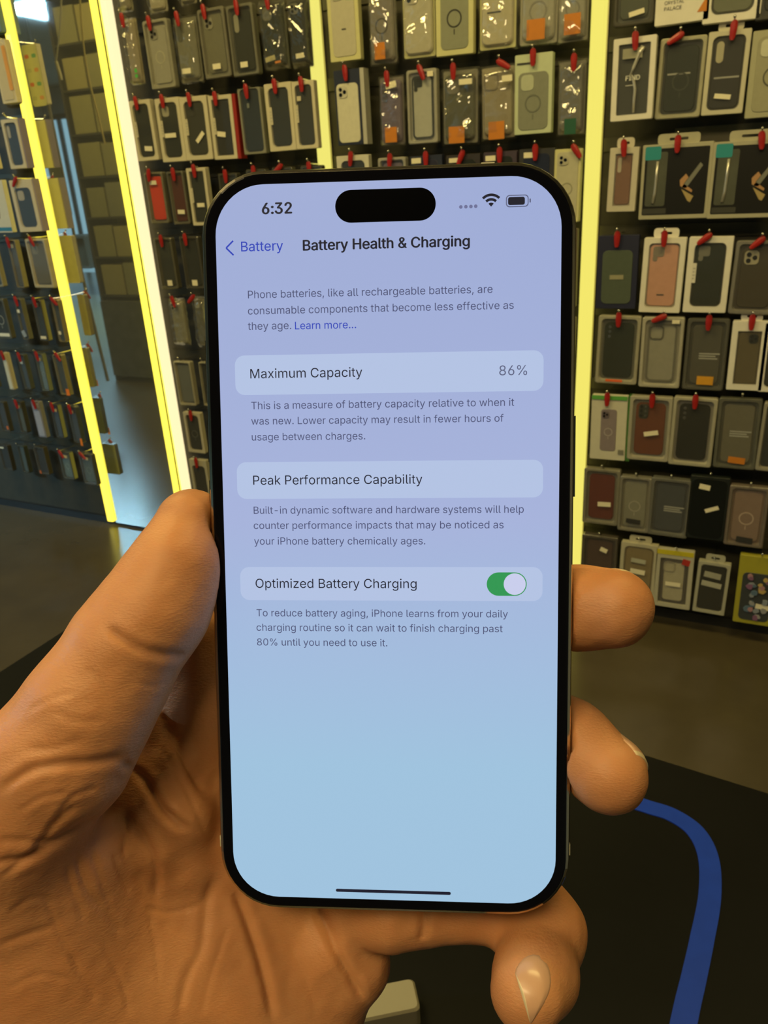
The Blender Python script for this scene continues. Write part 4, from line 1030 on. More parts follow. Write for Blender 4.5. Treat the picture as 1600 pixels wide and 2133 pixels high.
for k, (x, y) in enumerate(((452, 352), (510, 344), (566, 340), (624, 336))):
    add('B', 3, (x, y + 10), (x + 54, y + 128), 'clear', ['dark case top behind the phone corner', 'black case top above the phone', 'grey-black case top above the phone', 'dark olive case top above the phone'][k], tray=DARK, case=[DARK, (.03, .03, .03), (.04, .04, .035), (.05, .05, .035)][k], edge=(.06, .058, .045), clip=((0, 0, 55, 0)[k], 0))
add('B', 4, (320, 496), (372, 602), 'clear', 'black case with a square sticker at its foot', tray=(.05, .05, .04), case=(.030, .033, .028), edge=(.10, .095, .07), stick=[S1(.56, .88, 0, None, .28, .11)], clip=(-3, .0))
add('B', 4, (372, 493), (427, 602), 'clear', 'black case beside the phone, square sticker low', tray=(.03, .032, .03), case=(.020, .023, .022), edge=(.06, .058, .05), stick=[S1(.52, .88, 0, None, .28, .11)], clip=(-3, -.1))
add('B', 5, (345, 622), (393, 722), 'bag', 'pale patterned case in a bag', tray=(.14, .13, .09), case=(.22, .21, .15), cam_='sq', camc=(.3, .28, .2), clip=(-15, .0))
add('B', 5, (394, 619), (438, 728), 'bag', 'dark patterned case with a round pale print', tray=(.10, .10, .07), case=(.12, .115, .085), cam_='cut', camc=(.34, .33, .25), clip=(50, -.1))
add('B', 6, (360, 752), (409, 846), 'clear', 'blue grey case in a white-edged tray', tray=(.12, .125, .11), case=(.13, .14, .13), edge=(.33, .31, .23), hook=False)
add('B', 6, (411, 754), (452, 848), 'clear', 'dark case sliver beside the phone', tray=DARK, case=DARK, edge=(.3, .28, .2), hook=False)
add('B', 7, (380, 858), (428, 945), 'box', 'white carton, black case with a ring', carton=(.48, .44, .32), tray=(.04, .04, .035), case=(.03, .032, .03), ring=(.10, .10, .085), clip=(0, .05))
add('B', 8, (393, 956), (440, 1035), 'box', 'white carton, small dark window', carton=(.44, .41, .30), tray=(.03, .03, .03), case=(.03, .03, .028), wintop=.3, clip=(0, .0))

# ---- rack A: left of the mirror
aw = dict(carton=(.62, .56, .42), tray=(.04, .04, .036), win=.14)
add('A', 0, (-22, 86), (37, 213), 'card', 'cream carton with an orange edge', carton=(.66, .58, .38), case=(.6, .52, .34), stick=[S1(.82, .45, 0, (.75, .36, .08), .22, .7)], hook=False, extra=backmarks((.50, .46, .34), [(.6, .25, .15), (.4, .38, .3), (.1, .3, .25), (.55, .12, .08)]))
add('A', 0, (-82, -70), (4, 66), 'card', 'blue carton at the photo corner', carton=(.12, .20, .26), case=(.1, .14, .17), hook=False, front=.06, extra=backmarks((.16, .24, .28), [(.4, .38, .3), (.25, .14, .10), (.5, .3, .2), (.10, .10, .2)]))
add('A', 0, (-98, 74), (-34, 205), 'card', 'cream carton at the photo edge', carton=(.6, .54, .38), case=(.5, .46, .32), hook=False)
add('A', 1, (-62, 262), (-3, 352), 'box', 'white window carton at the photo edge', case=DARK, hook=False, **aw)
add('A', 1, (0, 250), (56, 350), 'box', 'white window carton with black case, stacked three deep', case=(.022, .025, .025), cam_='pill', camc=(.4, .36, .28), extra=sidestrip((.24, .20, .28), .03, .006), hook=False, **aw)
add('A', 2, (-50, 378), (27, 484), 'card', 'white carton with a black stroke and blue foot', carton=(.62, .60, .50), case=None, stick=[S1(.62, .58, 78, (.02, .02, .02), .40, .05), S1(.5, .93, 0, (.03, .20, .36), .98, .07)], hook=False)
add('A', 2, (18, 376), (88, 482), 'box', 'white window carton, black case, pale camera hole', case=(.024, .028, .028), cam_='cut', camc=(.40, .36, .28), extra=sidestrip((.30, .25, .28), .03, .006), clip=(40, -.1), wintop=.24, **aw)
add('A', 3, (-45, 502), (8, 598), 'clear', 'blue grey case at the photo edge', tray=(.07, .09, .10), case=(.06, .08, .10), edge=(.3, .28, .2), hook=False)
add('A', 3, (12, 500), (52, 600), 'clear', 'dark olive case with a pale camera patch', tray=(.09, .085, .06), case=(.075, .07, .05), cam_='cut', camc=(.42, .38, .26), edge=(.22, .20, .14), clip=(-6, -.1))
add('A', 3, (50, 498), (113, 600), 'clear', 'large olive case in a cream-edged tray', tray=(.12, .105, .065), case=(.125, .11, .068), cam_='cut', camc=(.20, .18, .12), edge=(.46, .41, .27), clip=(-25, -.1))
def rowA(row, items):
    for k, (a, b_, d_, kw) in enumerate(items):
        cl = kw.pop('clip', (-10, 0))
        add('A', row, a, b_, kw.pop('style', 'clear'), d_, clip=cl, **kw)


rowA(4, [((-30, 622), (26, 706), 'black case with round pale print', dict(tray=DARK, case=DARK, edge=(.10, .10, .08), ring=(.3, .3, .26), stick=[S1(.6, .9, 0, None, .6, .08)])),
         ((28, 622), (62, 708), 'navy case with white sticker', dict(tray=(.03, .04, .06), case=(.03, .04, .07), edge=(.14, .14, .12), stick=[S1(.35, .30, 0, None, .36, .08), S1(.4, .85, 20, (.3, .33, .36), .5, .16)])),
         ((64, 624), (102, 711), 'black case with a pale lens cluster', dict(tray=(.02, .02, .018), case=(.016, .016, .014), cam_='sq', camc=(.3, .28, .2), edge=(.07, .065, .05), stick=[S1(.5, .91, 0, None, .6, .07)])),
         ((104, 624), (138, 713), 'grey black case in a tan-edged tray', dict(tray=(.04, .04, .03), case=(.04, .042, .032), edge=(.24, .20, .10), stick=[S1(.4, .78, 0, None, .34, .08)], clip=(-45, 0)))])
rowA(5, [((-34, 736), (-4, 808), 'dark case at the photo edge', dict(tray=DARK, case=DARK, edge=(.1, .1, .08), hook=False)),
         ((2, 735), (30, 812), 'plain white case', dict(style='card', carton=(.55, .50, .36), case=(.6, .55, .40))),
         ((34, 738), (66, 812), 'slate case with a small sticker', dict(tray=(.06, .08, .10), case=(.05, .07, .09), edge=(.08, .09, .09), stick=[S1(.5, .22, -6, None, .34, .08)])),
         ((70, 736), (104, 816), 'pale blue case with ring', dict(tray=(.12, .16, .18), case=(.13, .18, .20), edge=(.10, .12, .12), ring=(.24, .30, .32), stick=[S1(.5, .15, -6, None, .40, .08)])),
         ((108, 738), (146, 824), 'dark grey case, orange tag at its foot', dict(tray=(.05, .055, .045), case=(.045, .05, .042), edge=(.20, .18, .09), stick=[S1(.86, .92, 0, (.95, .22, .01), .34, .16)], clip=(-35, .1)))])
rowA(6, [((-12, 836), (22, 900), 'blackish case with orange dot', dict(tray=DARK, case=(.04, .045, .05), edge=(.07, .07, .06), stick=[S1(.8, .86, 0, (.6, .14, .02), .2, .12)], hook=False)),
         ((28, 836), (58, 902), 'olive case with slanting sticker', dict(tray=(.09, .10, .08), case=(.08, .09, .075), edge=(.06, .06, .05), stick=[S1(.5, .15, -15, None, .4, .09)])),
         ((64, 836), (98, 912), 'pale lilac case', dict(style='card', carton=(.20, .20, .24), case=(.36, .36, .42), stick=[S1(.5, .20, 0, (.26, .24, .27), .7, .08)])),
         ((102, 842), (134, 914), 'slate blue case with high sticker', dict(tray=(.05, .07, .10), case=(.05, .07, .10), edge=(.05, .06, .07), stick=[S1(.62, .16, -10, None, .4, .08)])),
         ((138, 846), (172, 924), 'dark slate case, orange tag at its foot', dict(tray=(.05, .065, .085), case=(.05, .065, .085), edge=(.06, .07, .07), stick=[S1(.45, .14, -10, None, .4, .08), S1(.92, .96, 0, (.95, .24, .01), .24, .2)])) ])
rowA(7, [((-6, 926), (28, 982), 'black case with faint sticker', dict(tray=DARK, case=DARK, edge=(.05, .05, .045), stick=[S1(.4, .1, 0, None, .4, .06)], hook=False)),
         ((34, 928), (62, 986), 'dull teal case', dict(tray=(.06, .08, .08), case=(.06, .085, .085), edge=(.05, .06, .055), hook=False)),
         ((68, 930), (104, 990), 'blackish case with orange dot', dict(tray=DARK, case=(.02, .02, .018), edge=(.06, .055, .04), stick=[S1(.2, .92, 0, (.55, .12, .02), .16, .12)], hook=False)),
         ((120, 940), (156, 1000), 'pale teal case with ring', dict(tray=(.11, .15, .14), case=(.12, .17, .165), edge=(.07, .08, .07), ring=(.20, .26, .25), stick=[S1(.55, .16, -10, None, .4, .1)], clip=(-30, -.2))),
         ((162, 944), (204, 1012), 'grey green case with ring', dict(tray=(.09, .12, .115), case=(.095, .13, .125), edge=(.07, .075, .065), ring=(.15, .19, .18), stick=[S1(.5, .14, -8, None, .4, .09)], clip=(-45, -.2)))])


write_labels()
# rails on the panel that carry each row of pegs
LIM = {'A': (-4.6, XS[0] - .02), 'B': (XS[1] + .06, XS[2] - .02), 'C': (XS[2] + .02, XS[3] - .022), 'D': (XS[3] + .022, 1.6)}
M_RAIL = mat('dark steel rail', (0.07, 0.065, 0.045), rough=.45, metal=.3)
n_rail = 0
for pn in 'ABCD':
    for rw in range(9):
        zs = [q[3].location.z for q in PEGS if q[0] == pn and q[1] == rw]
        if zs:
            n_rail += 1
            zz = sorted(zs)[len(zs) // 2]
            b = MB()
            b.box(LIM[pn][0], LIM[pn][1], D - .006, D - .0002, zz - .016, zz + .016)
            struct('trim_%d' % n_rail, b, M_RAIL)



# ------------------------------------------------------------------ table with its blue border line
TZ = 0.75
M_TABLE = mat('black glossy table top', (0.005, 0.005, 0.005), rough=0.30, noise=0.5, nscale=9, spec=0.30)
M_BLUE = mat('blue line', (0.007, 0.038, 0.36), rough=0.5, noise=0.15, nscale=60, spec=0.25)
tb = thing('table', 'black glossy table with a blue line curving round its corner', 'table', (-0.1, 0.3, 0))
b = MB()
quad_ = [(-0.72, 0.452), (-0.735, -0.45), (0.75, -0.45), (0.75, 0.295)]
b.layers([[(x, y, TZ - .03) for x, y in quad_], [(x, y, TZ) for x, y in quad_]])
b.build('tabletop', M_TABLE, tb)
for x, y in ((-0.66, 0.37), (-0.66, -0.38), (0.68, 0.22), (0.68, -0.38)):
    b = MB()
    b.box(x - .025, x + .025, y - .025, y + .025, 0, TZ - .03)
    b.build('leg', M_BLACK, tb)


def smooth_path(P, n=8):
    out = []
    P = [np.array(p, float) for p in P]
    for i in range(len(P) - 1):
        p0, p1, p2, p3 = P[max(i - 1, 0)], P[i], P[i + 1], P[min(i + 2, len(P) - 1)]
        for k in range(n):
            t = k / n
            out.append(0.5 * (2 * p1 + (p2 - p0) * t + (2 * p0 - 5 * p1 + 4 * p2 - p3) * t * t + (3 * p1 - p0 - 3 * p2 + p3) * t ** 3))
    out.append(P[-1])
    return out


path = smooth_path([(-0.68, .665), (-.4, .636), (-.2, .616), (-0.08, .603), (-0.046, .600), (-0.025, .598), (-0.004, .586), (0.009, .560), (0.0135, .520), (0.0115, .475), (0.009, .440), (0.006, .402), (0.001, .30), (-.002, .1), (-.004, -.12)])
b = MB()
hw = 0.0085
for i, p in enumerate(path):
    t_ = path[min(i + 1, len(path) - 1)] - path[max(i - 1, 0)]
    t_ /= np.linalg.norm(t_)
    n_ = np.array([-t_[1], t_[0]])
    for s, z in ((-1, 0), (-1, .0007), (1, .0007), (1, 0)):
        q = p + n_ * s * hw
        b.v.append((q[0] + 0.1, q[1] - 0.3, TZ + z))
for i in range(len(path) - 1):
    for k in range(3):
        a = i * 4 + k
        b.f.append((a, a + 1, a + 5, a + 4))
        b.mi.append(0)
b.build('border_line', M_BLUE, tb)

# small pale block lying on the table under the hand
p = on_z(785, 2120, TZ)
blk = thing('plastic_block', 'small off-white block on the black table, showing just under the palm', 'block', (p[0], p[1], TZ), (0, 0, math.radians(35)))
b = MB()
o_ = rrect(-.030, .030, -.012, .012, .004)
b.layers([[(x, y, 0) for x, y in o_], [(x, y, .016) for x, y in o_], [(x * .95, y * .9, .018) for x, y in o_]])
b.build('block_body', mat('off-white plastic', (.27, .24, .17), rough=.5), blk)

# ------------------------------------------------------------------ the smartphone
def rodrigues(r):
    r = np.array(r, float)
    t = np.linalg.norm(r)
    k = r / t
    K = np.array([[0, -k[2], k[1]], [k[2], 0, -k[0]], [-k[1], k[0], 0]])
    return np.eye(3) + math.sin(t) * K + (1 - math.cos(t)) * K @ K


PH_R = rodrigues((0.0894, -0.0679, 0.00734))
PH_T = np.array([0.001114, -0.009121, -0.16773])
PH_M = CAM_M @ Matrix([list(PH_R[0]) + [PH_T[0]], list(PH_R[1]) + [PH_T[1]], list(PH_R[2]) + [PH_T[2]], [0, 0, 0, 1]])


def on_screen(px, py):
    """the point of the display plane seen at a pixel, in display coordinates (metres)"""
    d = PH_R.T @ camvec(px, py)
    o = PH_R.T @ (-PH_T)
    q = o + d * (-o[2] / d[2])
    return q[0], q[1]


ph = thing('smartphone', 'large smartphone held upright in the hand, its screen showing battery health settings', 'smartphone')
ph.matrix_world = PH_M
BW, BH = 0.0388, 0.08035


def body(inset, z, r=0.0132):
    return [(x, y, z) for x, y in rrect(-BW + inset, BW - inset, -BH + inset, BH - inset, r - inset, 10)]


M_FRAME = mat('polished steel frame', (0.72, 0.66, 0.50), rough=0.14, metal=1.0)
M_GLASS = mat('black front glass', (0.004, 0.004, 0.006), rough=0.06, spec=0.2)
b = MB()
b.layers([body(.0016, -.0081), body(.0005, -.0079), body(.0001, -.0072), body(0, -.0060), body(0, -.0022), body(.0001, -.0010), body(.0004, -.0004), body(.0009, -.0002)])
b.build('frame', M_FRAME, ph, smooth=False)
b = MB()
b.layers([body(.0010, -.0010), body(.0010, -.0001), body(.0013, 0.0000)])
glass = b.build('front_glass', M_GLASS, ph)
b = MB()
b.layers([body(.0012, -.0084), body(.0012, -.0080)])
b.build('back_glass', mat('dark back glass', (.03, .03, .035), rough=.3), ph)
b = MB()
for cx_, cy_ in ((-.019, .052), (-.019, .030), (.003, .041)):
    b.layers([[(cx_ + .0085 * math.cos(q * math.pi / 10), cy_ + .0085 * math.sin(q * math.pi / 10), z) for q in range(20)] for z in (-.0116, -.0083)])
b.build('rear_camera', [M_LENS], ph)
b = MB()
for (x0, x1, y0, y1) in ((.0195, .0222, BH - .0008, BH + .00012), (-BW - .00012, -BW + .0008, -.0665, -.0640), (BW - .0008, BW + .00012, -.0665, -.0640), (-.0235, -.0210, -BH - .00012, -BH + .0008)):
    b.box(x0, x1, y0, y1, -.0062, -.0012)
b.build('antenna_band', mat('pale antenna plastic', (.55, .52, .38), rough=.4), ph)
b = MB()
b.box(BW - .0002, BW + .0005, .012, .029, -.0055, -.0025)
b.build('side_button', M_FRAME, ph)
b = MB()
for y0, y1 in ((.020, .031), (.005, .016), (.040, .046)):
    b.box(-BW - .0005, -BW + .0002, y0, y1, -.0055, -.0025)
b.build('volume_buttons', M_FRAME, ph)

# display: a lit panel, the tint shift of its light painted in, lilac to pale blue
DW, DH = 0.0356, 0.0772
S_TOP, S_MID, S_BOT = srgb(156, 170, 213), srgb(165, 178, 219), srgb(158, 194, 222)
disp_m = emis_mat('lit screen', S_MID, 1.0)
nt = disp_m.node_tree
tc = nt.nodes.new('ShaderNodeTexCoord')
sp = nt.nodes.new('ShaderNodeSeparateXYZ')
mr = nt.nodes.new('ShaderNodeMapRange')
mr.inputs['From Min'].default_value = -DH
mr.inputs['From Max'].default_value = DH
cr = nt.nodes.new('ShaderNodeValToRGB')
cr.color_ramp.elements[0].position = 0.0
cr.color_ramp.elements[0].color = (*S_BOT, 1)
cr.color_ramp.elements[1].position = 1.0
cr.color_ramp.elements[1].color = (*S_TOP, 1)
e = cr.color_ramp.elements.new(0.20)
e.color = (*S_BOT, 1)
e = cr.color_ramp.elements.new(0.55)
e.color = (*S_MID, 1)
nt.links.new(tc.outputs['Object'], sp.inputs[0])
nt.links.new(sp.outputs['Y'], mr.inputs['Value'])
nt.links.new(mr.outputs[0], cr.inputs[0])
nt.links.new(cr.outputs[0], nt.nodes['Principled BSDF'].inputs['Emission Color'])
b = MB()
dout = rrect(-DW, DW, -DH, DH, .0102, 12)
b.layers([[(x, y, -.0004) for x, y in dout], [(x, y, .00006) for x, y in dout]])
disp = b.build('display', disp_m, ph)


def ink(name, r, g, bl):
    return emis_mat(name, srgb(r, g, bl), 1.0)


INK, INK2, INKB, INKG = ink('ink dark', 12, 17, 38), ink('ink slate', 72, 77, 112), ink('ink blue', 38, 62, 182), ink('ink grey', 88, 94, 124)
PANEL_C = ink('lit list row', 178, 194, 227)
LINES = [  # text, start px, end px, baseline px at start and end, ink, weight
    ('clock_text', INK, [('6:32', 547, 608, 446, 445)], .024),
    ('back_link_text', INKB, [('Battery', 503, 590, 524, 522)], .004),
    ('heading_text', INK, [('Battery Health & Charging', 632, 978, 521, 514)], .020),
    ('intro_text', INK2, [('Phone batteries, like all rechargeable batteries, are', 517, 1026, 620, 612), ('consumable components that become less effective as', 517, 1070, 654, 645), ('they age.', 517, 607, 687, 686)], .0),
    ('link_text', INKB, [('Learn more…', 615, 742, 686, 684)], .002),
    ('maximum_capacity_text', INK, [('Maximum Capacity', 522, 755, 788, 785)], .0),
    ('percentage_text', INKG, [('86%', 1040, 1098, 782, 781)], .0),
    ('capacity_note_text', INK2, [('This is a measure of battery capacity relative to when it', 524, 1071, 851, 847), ('was new. Lower capacity may result in fewer hours of', 524, 1049, 883, 880), ('usage between charges.', 525, 761, 917, 916)], .0),
    ('peak_performance_text', INK, [('Peak Performance Capability', 528, 880, 1009, 1008)], .0),
    ('performance_note_text', INK2, [('Built-in dynamic software and hardware systems will help', 529, 1091, 1069, 1069), ('counter performance impacts that may be noticed as', 529, 1049, 1101, 1101), ('your iPhone battery chemically ages.', 530, 886, 1134, 1134)], .0),
    ('optimized_charging_text', INK, [('Optimized Battery Charging', 533, 868, 1224, 1225)], .0),
    ('charging_note_text', INK2, [('To reduce battery aging, iPhone learns from your daily', 535, 1058, 1283, 1286), ('charging routine so it can wait to finish charging past', 535, 1047, 1314, 1316), ('80% until you need to use it.', 536, 807, 1344, 1346)], .0),
]
ZT = .00016
for nm, m_, lines, off in LINES:
    b = MB()
    for s, xa, xb, ya, yb in lines:
        qa, qb = on_screen(xa, ya), on_screen(xb, yb)
        put_text(b, s, qa[0], (qa[1] + qb[1]) / 2, qb[0] - qa[0], 'z', ZT, offset=off)
    b.build(nm, m_, disp, recalc=False)


def flat(name, outline, z, m, parent=disp, z0=None):
    b = MB()
    b.layers([[(x, y, (z - .00004) if z0 is None else z0) for x, y in outline], [(x, y, z) for x, y in outline]])
    return b.build(name, m, parent)


for nm, (x0, y0), (x1, y1) in (('list_row', (489, 741), (1132, 814)), ('list_row', (493, 963), (1131, 1036)), ('list_row', (500, 1181), (1130, 1252))):
    a, c_ = on_screen(x0, y0), on_screen(x1, y1)
    flat(nm, rrect(a[0], c_[0], c_[1], a[1], .0020, 6), .00010, PANEL_C)
a, c_ = on_screen(698, 397), on_screen(908, 459)
flat('camera_island', rrect(a[0], c_[0], c_[1], a[1], .0035, 10), .00014, mat('screen black', (.002, .002, .003), rough=.08))
a, c_ = on_screen(1014, 1192), on_screen(1097, 1241)
flat('toggle_track', rrect(a[0], c_[0], c_[1], a[1], .0030, 10), .00013, ink('toggle green', 44, 150, 82))
kr = (a[1] - c_[1]) / 2 - .0002
kc = (c_[0] - kr - .0002, (a[1] + c_[1]) / 2)
flat('toggle_knob', [(kc[0] + kr * math.cos(q * math.pi / 18), kc[1] + kr * math.sin(q * math.pi / 18)) for q in range(36)], .00017, ink('toggle knob', 200, 205, 236))
a, c_ = on_screen(700, 1855), on_screen(939, 1859)
ym = (a[1] + c_[1]) / 2
flat('home_bar', rrect(a[0], c_[0], ym - .00034, ym + .00034, .0003, 4), .00014, ink('home bar ink', 14, 18, 42))
# status icons: four dots, wifi fan, battery; back chevron
b = MB()
for x, y in ((960, 431.5), (970.5, 431), (981, 430.6), (991, 430)):
    c0 = on_screen(x, y)
    b.layers([[(c0[0] + .00036 * math.cos(q * math.pi / 6), c0[1] + .00036 * math.sin(q * math.pi / 6), z) for q in range(12)] for z in (.0001, ZT)])
b.build('signal_dots', ink('dot grey', 106, 110, 150), disp)
b = MB()
c0 = on_screen(1023, 431)


def arc(r0, r1, a0, a1, n=14):
    o_ = [(c0[0] + r1 * math.cos(math.radians(a0 + (a1 - a0) * k / n)), c0[1] + r1 * math.sin(math.radians(a0 + (a1 - a0) * k / n))) for k in range(n + 1)]
    i_ = [(c0[0] + r0 * math.cos(math.radians(a0 + (a1 - a0) * k / n)), c0[1] + r0 * math.sin(math.radians(a0 + (a1 - a0) * k / n))) for k in range(n + 1)]
    base = len(b.v)
    b.v.extend([(x, y, ZT) for x, y in o_ + i_])
    for k in range(n):
        b.f.append((base + k, base + k + 1, base + n + 2 + k, base + n + 1 + k))
        b.mi.append(0)


arc(.0000001, .00080, 48, 132)
arc(.00118, .00170, 46, 134)
arc(.00208, .00260, 45, 135)
b.build('wifi_icon', INK, disp)
b = MB()
a, c_ = on_screen(1054, 407), on_screen(1101, 431)
o1, o2 = rrect(a[0], c_[0], c_[1], a[1], .0007, 5), rrect(a[0] + .00018, c_[0] - .00018, c_[1] + .00018, a[1] - .00018, .0006, 5)
b.layers([[(x, y, ZT) for x, y in o1], [(x, y, ZT + .00001) for x, y in o2]], cap0=False, cap1=False, m=1)
o3 = rrect(a[0] + .00042, c_[0] - .00075, c_[1] + .00042, a[1] - .00042, .0004, 5)
b.f.append(tuple(range(len(b.v), len(b.v) + len(o3))))
b.v += [(x, y, ZT) for x, y in o3]
b.mi.append(0)
o4 = rrect(c_[0] + .00018, c_[0] + .00045, (a[1] + c_[1]) / 2 - .0004, (a[1] + c_[1]) / 2 + .0004, .0001, 3)
b.f.append(tuple(range(len(b.v), len(b.v) + len(o4))))
b.v += [(x, y, ZT) for x, y in o4]
b.mi.append(1)
b.build('battery_icon', [INK, INKG], disp)
b = MB()
P3 = [on_screen(486, 502), on_screen(471.5, 517), on_screen(487, 532)]
d_ = .00016
for i in (0, 1):
    (xa, ya), (xb, yb) = P3[i], P3[i + 1]
    L_ = math.hypot(xb - xa, yb - ya)
    nx_, ny_ = -(yb - ya) / L_ * d_, (xb - xa) / L_ * d_
    base = len(b.v)
    b.v += [(xa + nx_, ya + ny_, ZT), (xa - nx_, ya - ny_, ZT), (xb - nx_, yb - ny_, ZT), (xb + nx_, yb + ny_, ZT)]
    b.f.append((base, base + 1, base + 2, base + 3))
    b.mi.append(0)
b.build('back_chevron', INKB, disp)


# ------------------------------------------------------------------ the hand: one continuous surface grown from a distance field
def cp(px, py, d):
    """camera-space point in mm seen at a pixel at depth d"""
    return np.array([(px - CX) / FPX * d, -(py - CY) / FPX * d, -d])


VOX = 0.65
LO = np.array([-150.0, -275.0, -246.0])
HI = np.array([64.0, 14.0, -142.0])
NG = np.ceil((HI - LO) / VOX).astype(int)
AX = [LO[k] + VOX * np.arange(NG[k]) for k in range(3)]
FAR = 60.0


class Field:
    def __init__(self):
        self.d = np.full(NG, FAR, np.float32)

    def sub(self, lo, hi):
        a = np.clip(np.floor((lo - LO) / VOX).astype(int), 0, NG)
        c = np.clip(np.ceil((hi - LO) / VOX).astype(int) + 1, 0, NG)
        return tuple(slice(a[k], c[k]) for k in range(3))

    def blend(self, sl, g, k):
        a = self.d[sl]
        if k <= 0:
            self.d[sl] = np.minimum(a, g)
        else:
            h = np.clip(0.5 + 0.5 * (a - g) / k, 0, 1)
            self.d[sl] = a * (1 - h) + g * h - k * h * (1 - h)

    def cone(self, a, c, ra, rc, k=3.0):
        a, c = np.array(a, float), np.array(c, float)
        m = max(ra, rc) + k + 14
        sl = self.sub(np.minimum(a, c) - m, np.maximum(a, c) + m)
        X = AX[0][sl[0]][:, None, None]
        Y = AX[1][sl[1]][None, :, None]
        Z = AX[2][sl[2]][None, None, :]
        v = c - a
        t = np.clip(((X - a[0]) * v[0] + (Y - a[1]) * v[1] + (Z - a[2]) * v[2]) / (v @ v), 0, 1)
        g = np.sqrt((X - a[0] - t * v[0]) ** 2 + (Y - a[1] - t * v[1]) ** 2 + (Z - a[2] - t * v[2]) ** 2) - (ra + (rc - ra) * t)
        self.blend(sl, g.astype(np.float32), k)

    def chain(self, pts, k=3.0):
        for (p, r), (q, s) in zip(pts[:-1], pts[1:]):
            self.cone(cp(*p), cp(*q), r, s, k)

    def merge(self, other, k):
        sl = (slice(None),) * 3
        self.blend(sl, other.d, k)

    def dent(self, a, c, r, k=1.5):
        """smooth groove: subtract a thin cone"""
        a, c = np.array(a, float), np.array(c, float)
        m = r + k + 4
        sl = self.sub(np.minimum(a, c) - m, np.maximum(a, c) + m)
        X = AX[0][sl[0]][:, None, None]
        Y = AX[1][sl[1]][None, :, None]
        Z = AX[2][sl[2]][None, None, :]
        v = c - a
        t = np.clip(((X - a[0]) * v[0] + (Y - a[1]) * v[1] + (Z - a[2]) * v[2]) / (v @ v), 0, 1)
        g = -(np.sqrt((X - a[0] - t * v[0]) ** 2 + (Y - a[1] - t * v[1]) ** 2 + (Z - a[2] - t * v[2]) ** 2) - r)
        d = self.d[sl]
        h = np.clip(0.5 - 0.5 * (d - g) / k, 0, 1)
        self.d[sl] = d * (1 - h) + g * h + k * h * (1 - h)


F = Field()
# palm, heel of the hand, wrist and forearm
PALM = [((470, 1500, 206), 13), ((420, 1700, 207), 20), ((330, 2000, 208), 27), ((215, 2280, 207), 29), ((90, 2560, 207), 27.5), ((-60, 2850, 210), 30), ((-190, 3080, 213), 33)]
F.chain(PALM, 14)
F.chain([((560, 1660, 206), 12.5), ((450, 1950, 207), 23), ((330, 2200, 207), 26)], 16)
F.chain([((640, 1850, 207), 13), ((560, 2060, 206), 19.5), ((420, 2260, 207), 24)], 14)
F.chain([((100, 2560, 207), 24), ((-30, 2600, 207), 24)], 14)
F.chain([((-40, 2850, 210), 28), ((-140, 2870, 211), 28)], 14)
# ball of the thumb
F.cone(cp(130, 1790, 181), cp(175, 2060, 190), 17.5, 25, 12)
F.cone(cp(40, 1760, 178), cp(60, 2100, 190), 19, 25, 12)
F.cone(cp(-60, 1800, 180), cp(-40, 2250, 195), 19, 24, 12)
F.cone(cp(-60, 2200, 195), cp(60, 2500, 205), 22, 24, 12)
# pad below the little finger
F.cone(cp(690, 1965, 198), cp(735, 2010, 198), 11.0, 9.5, 5)
F.cone(cp(640, 2080, 202), cp(600, 2150, 203), 14, 16, 8)
F.cone(cp(668, 2040, 200), cp(612, 2190, 202), 9.5, 13, 6)
# fold ridges of the thumb web
F.chain([((305, 1520, 186), 5.5), ((345, 1600, 185), 6.6), ((380, 1695, 184.5), 7.0), ((394, 1800, 186.5), 6.0), ((392, 1880, 190), 4.5)], 3.2)
F.chain([((268, 1600, 182.5), 5.0), ((303, 1668, 181.5), 5.4), ((333, 1760, 182.5), 5.4), ((350, 1860, 186), 4.6)], 2.6)
F.chain([((243, 1690, 180), 4.5), ((262, 1775, 180.5), 4.8), ((276, 1860, 184), 4.2)], 2.6)
F.chain([((405, 1330, 191), 8.5), ((425, 1450, 192), 9.5), ((440, 1600, 196), 10)], 4)

# fingers
FI = Field()
FI.chain([((440, 1490, 205), 11), ((560, 1200, 199), 9.6), ((690, 980, 193), 8.6), ((760, 870, 187), 8.0)], 4)
FI.chain([((520, 1520, 206), 11.5), ((840, 1340, 198), 10), ((1060, 1282, 186), 9.0), ((1205, 1266, 175.5), 8.7), ((1278, 1267, 170.5), 8.6)], 4)
F2 = Field()
F2.chain([((570, 1660, 206), 11.5), ((880, 1500, 198), 10), ((1090, 1490, 188), 9.2), ((1186, 1545, 178.5), 8.9), ((1267, 1612, 170), 8.4)], 4)
F3 = Field()
F3.chain([((630, 1870, 206), 12), ((815, 1893, 194), 9.2), ((880, 1893, 194), 8.0), ((1040, 1893, 192), 7.6), ((1128, 1940, 188), 9.4)], 3.0)
F3.chain([((1128, 1950, 188), 9.2), ((1116, 2030, 175), 8.6), ((1100, 2066, 168), 8.0)], 4)
F3.cone(cp(1095, 1850, 192), cp(1128, 1935, 188), 7.5, 9.2, 4)
F.merge(FI, 2.0)
F.merge(F2, 2.0)
F.merge(F3, 2.2)
del F2, F3
# the thumb, closing on the phone's left side
FI.d[:] = FAR
FI.chain([((399, 1092, 175.0), 7.9), ((363, 1185, 171.5), 8.9), ((334, 1247, 169.5), 9.8), ((292, 1305, 168), 10.5), ((250, 1365, 166), 10.8), ((178, 1472, 164.5), 11.8), ((100, 1585, 165), 13.2), ((30, 1700, 168), 15.5), ((20, 1830, 174), 17)], 5)
FI.cone(cp(372, 1180, 168), cp(330, 1275, 166), 6.5, 8.5, 6)
FI.cone(cp(255, 1440, 165), cp(160, 1580, 164), 7.5, 11, 6)
F.merge(FI, 2.5)
del FI

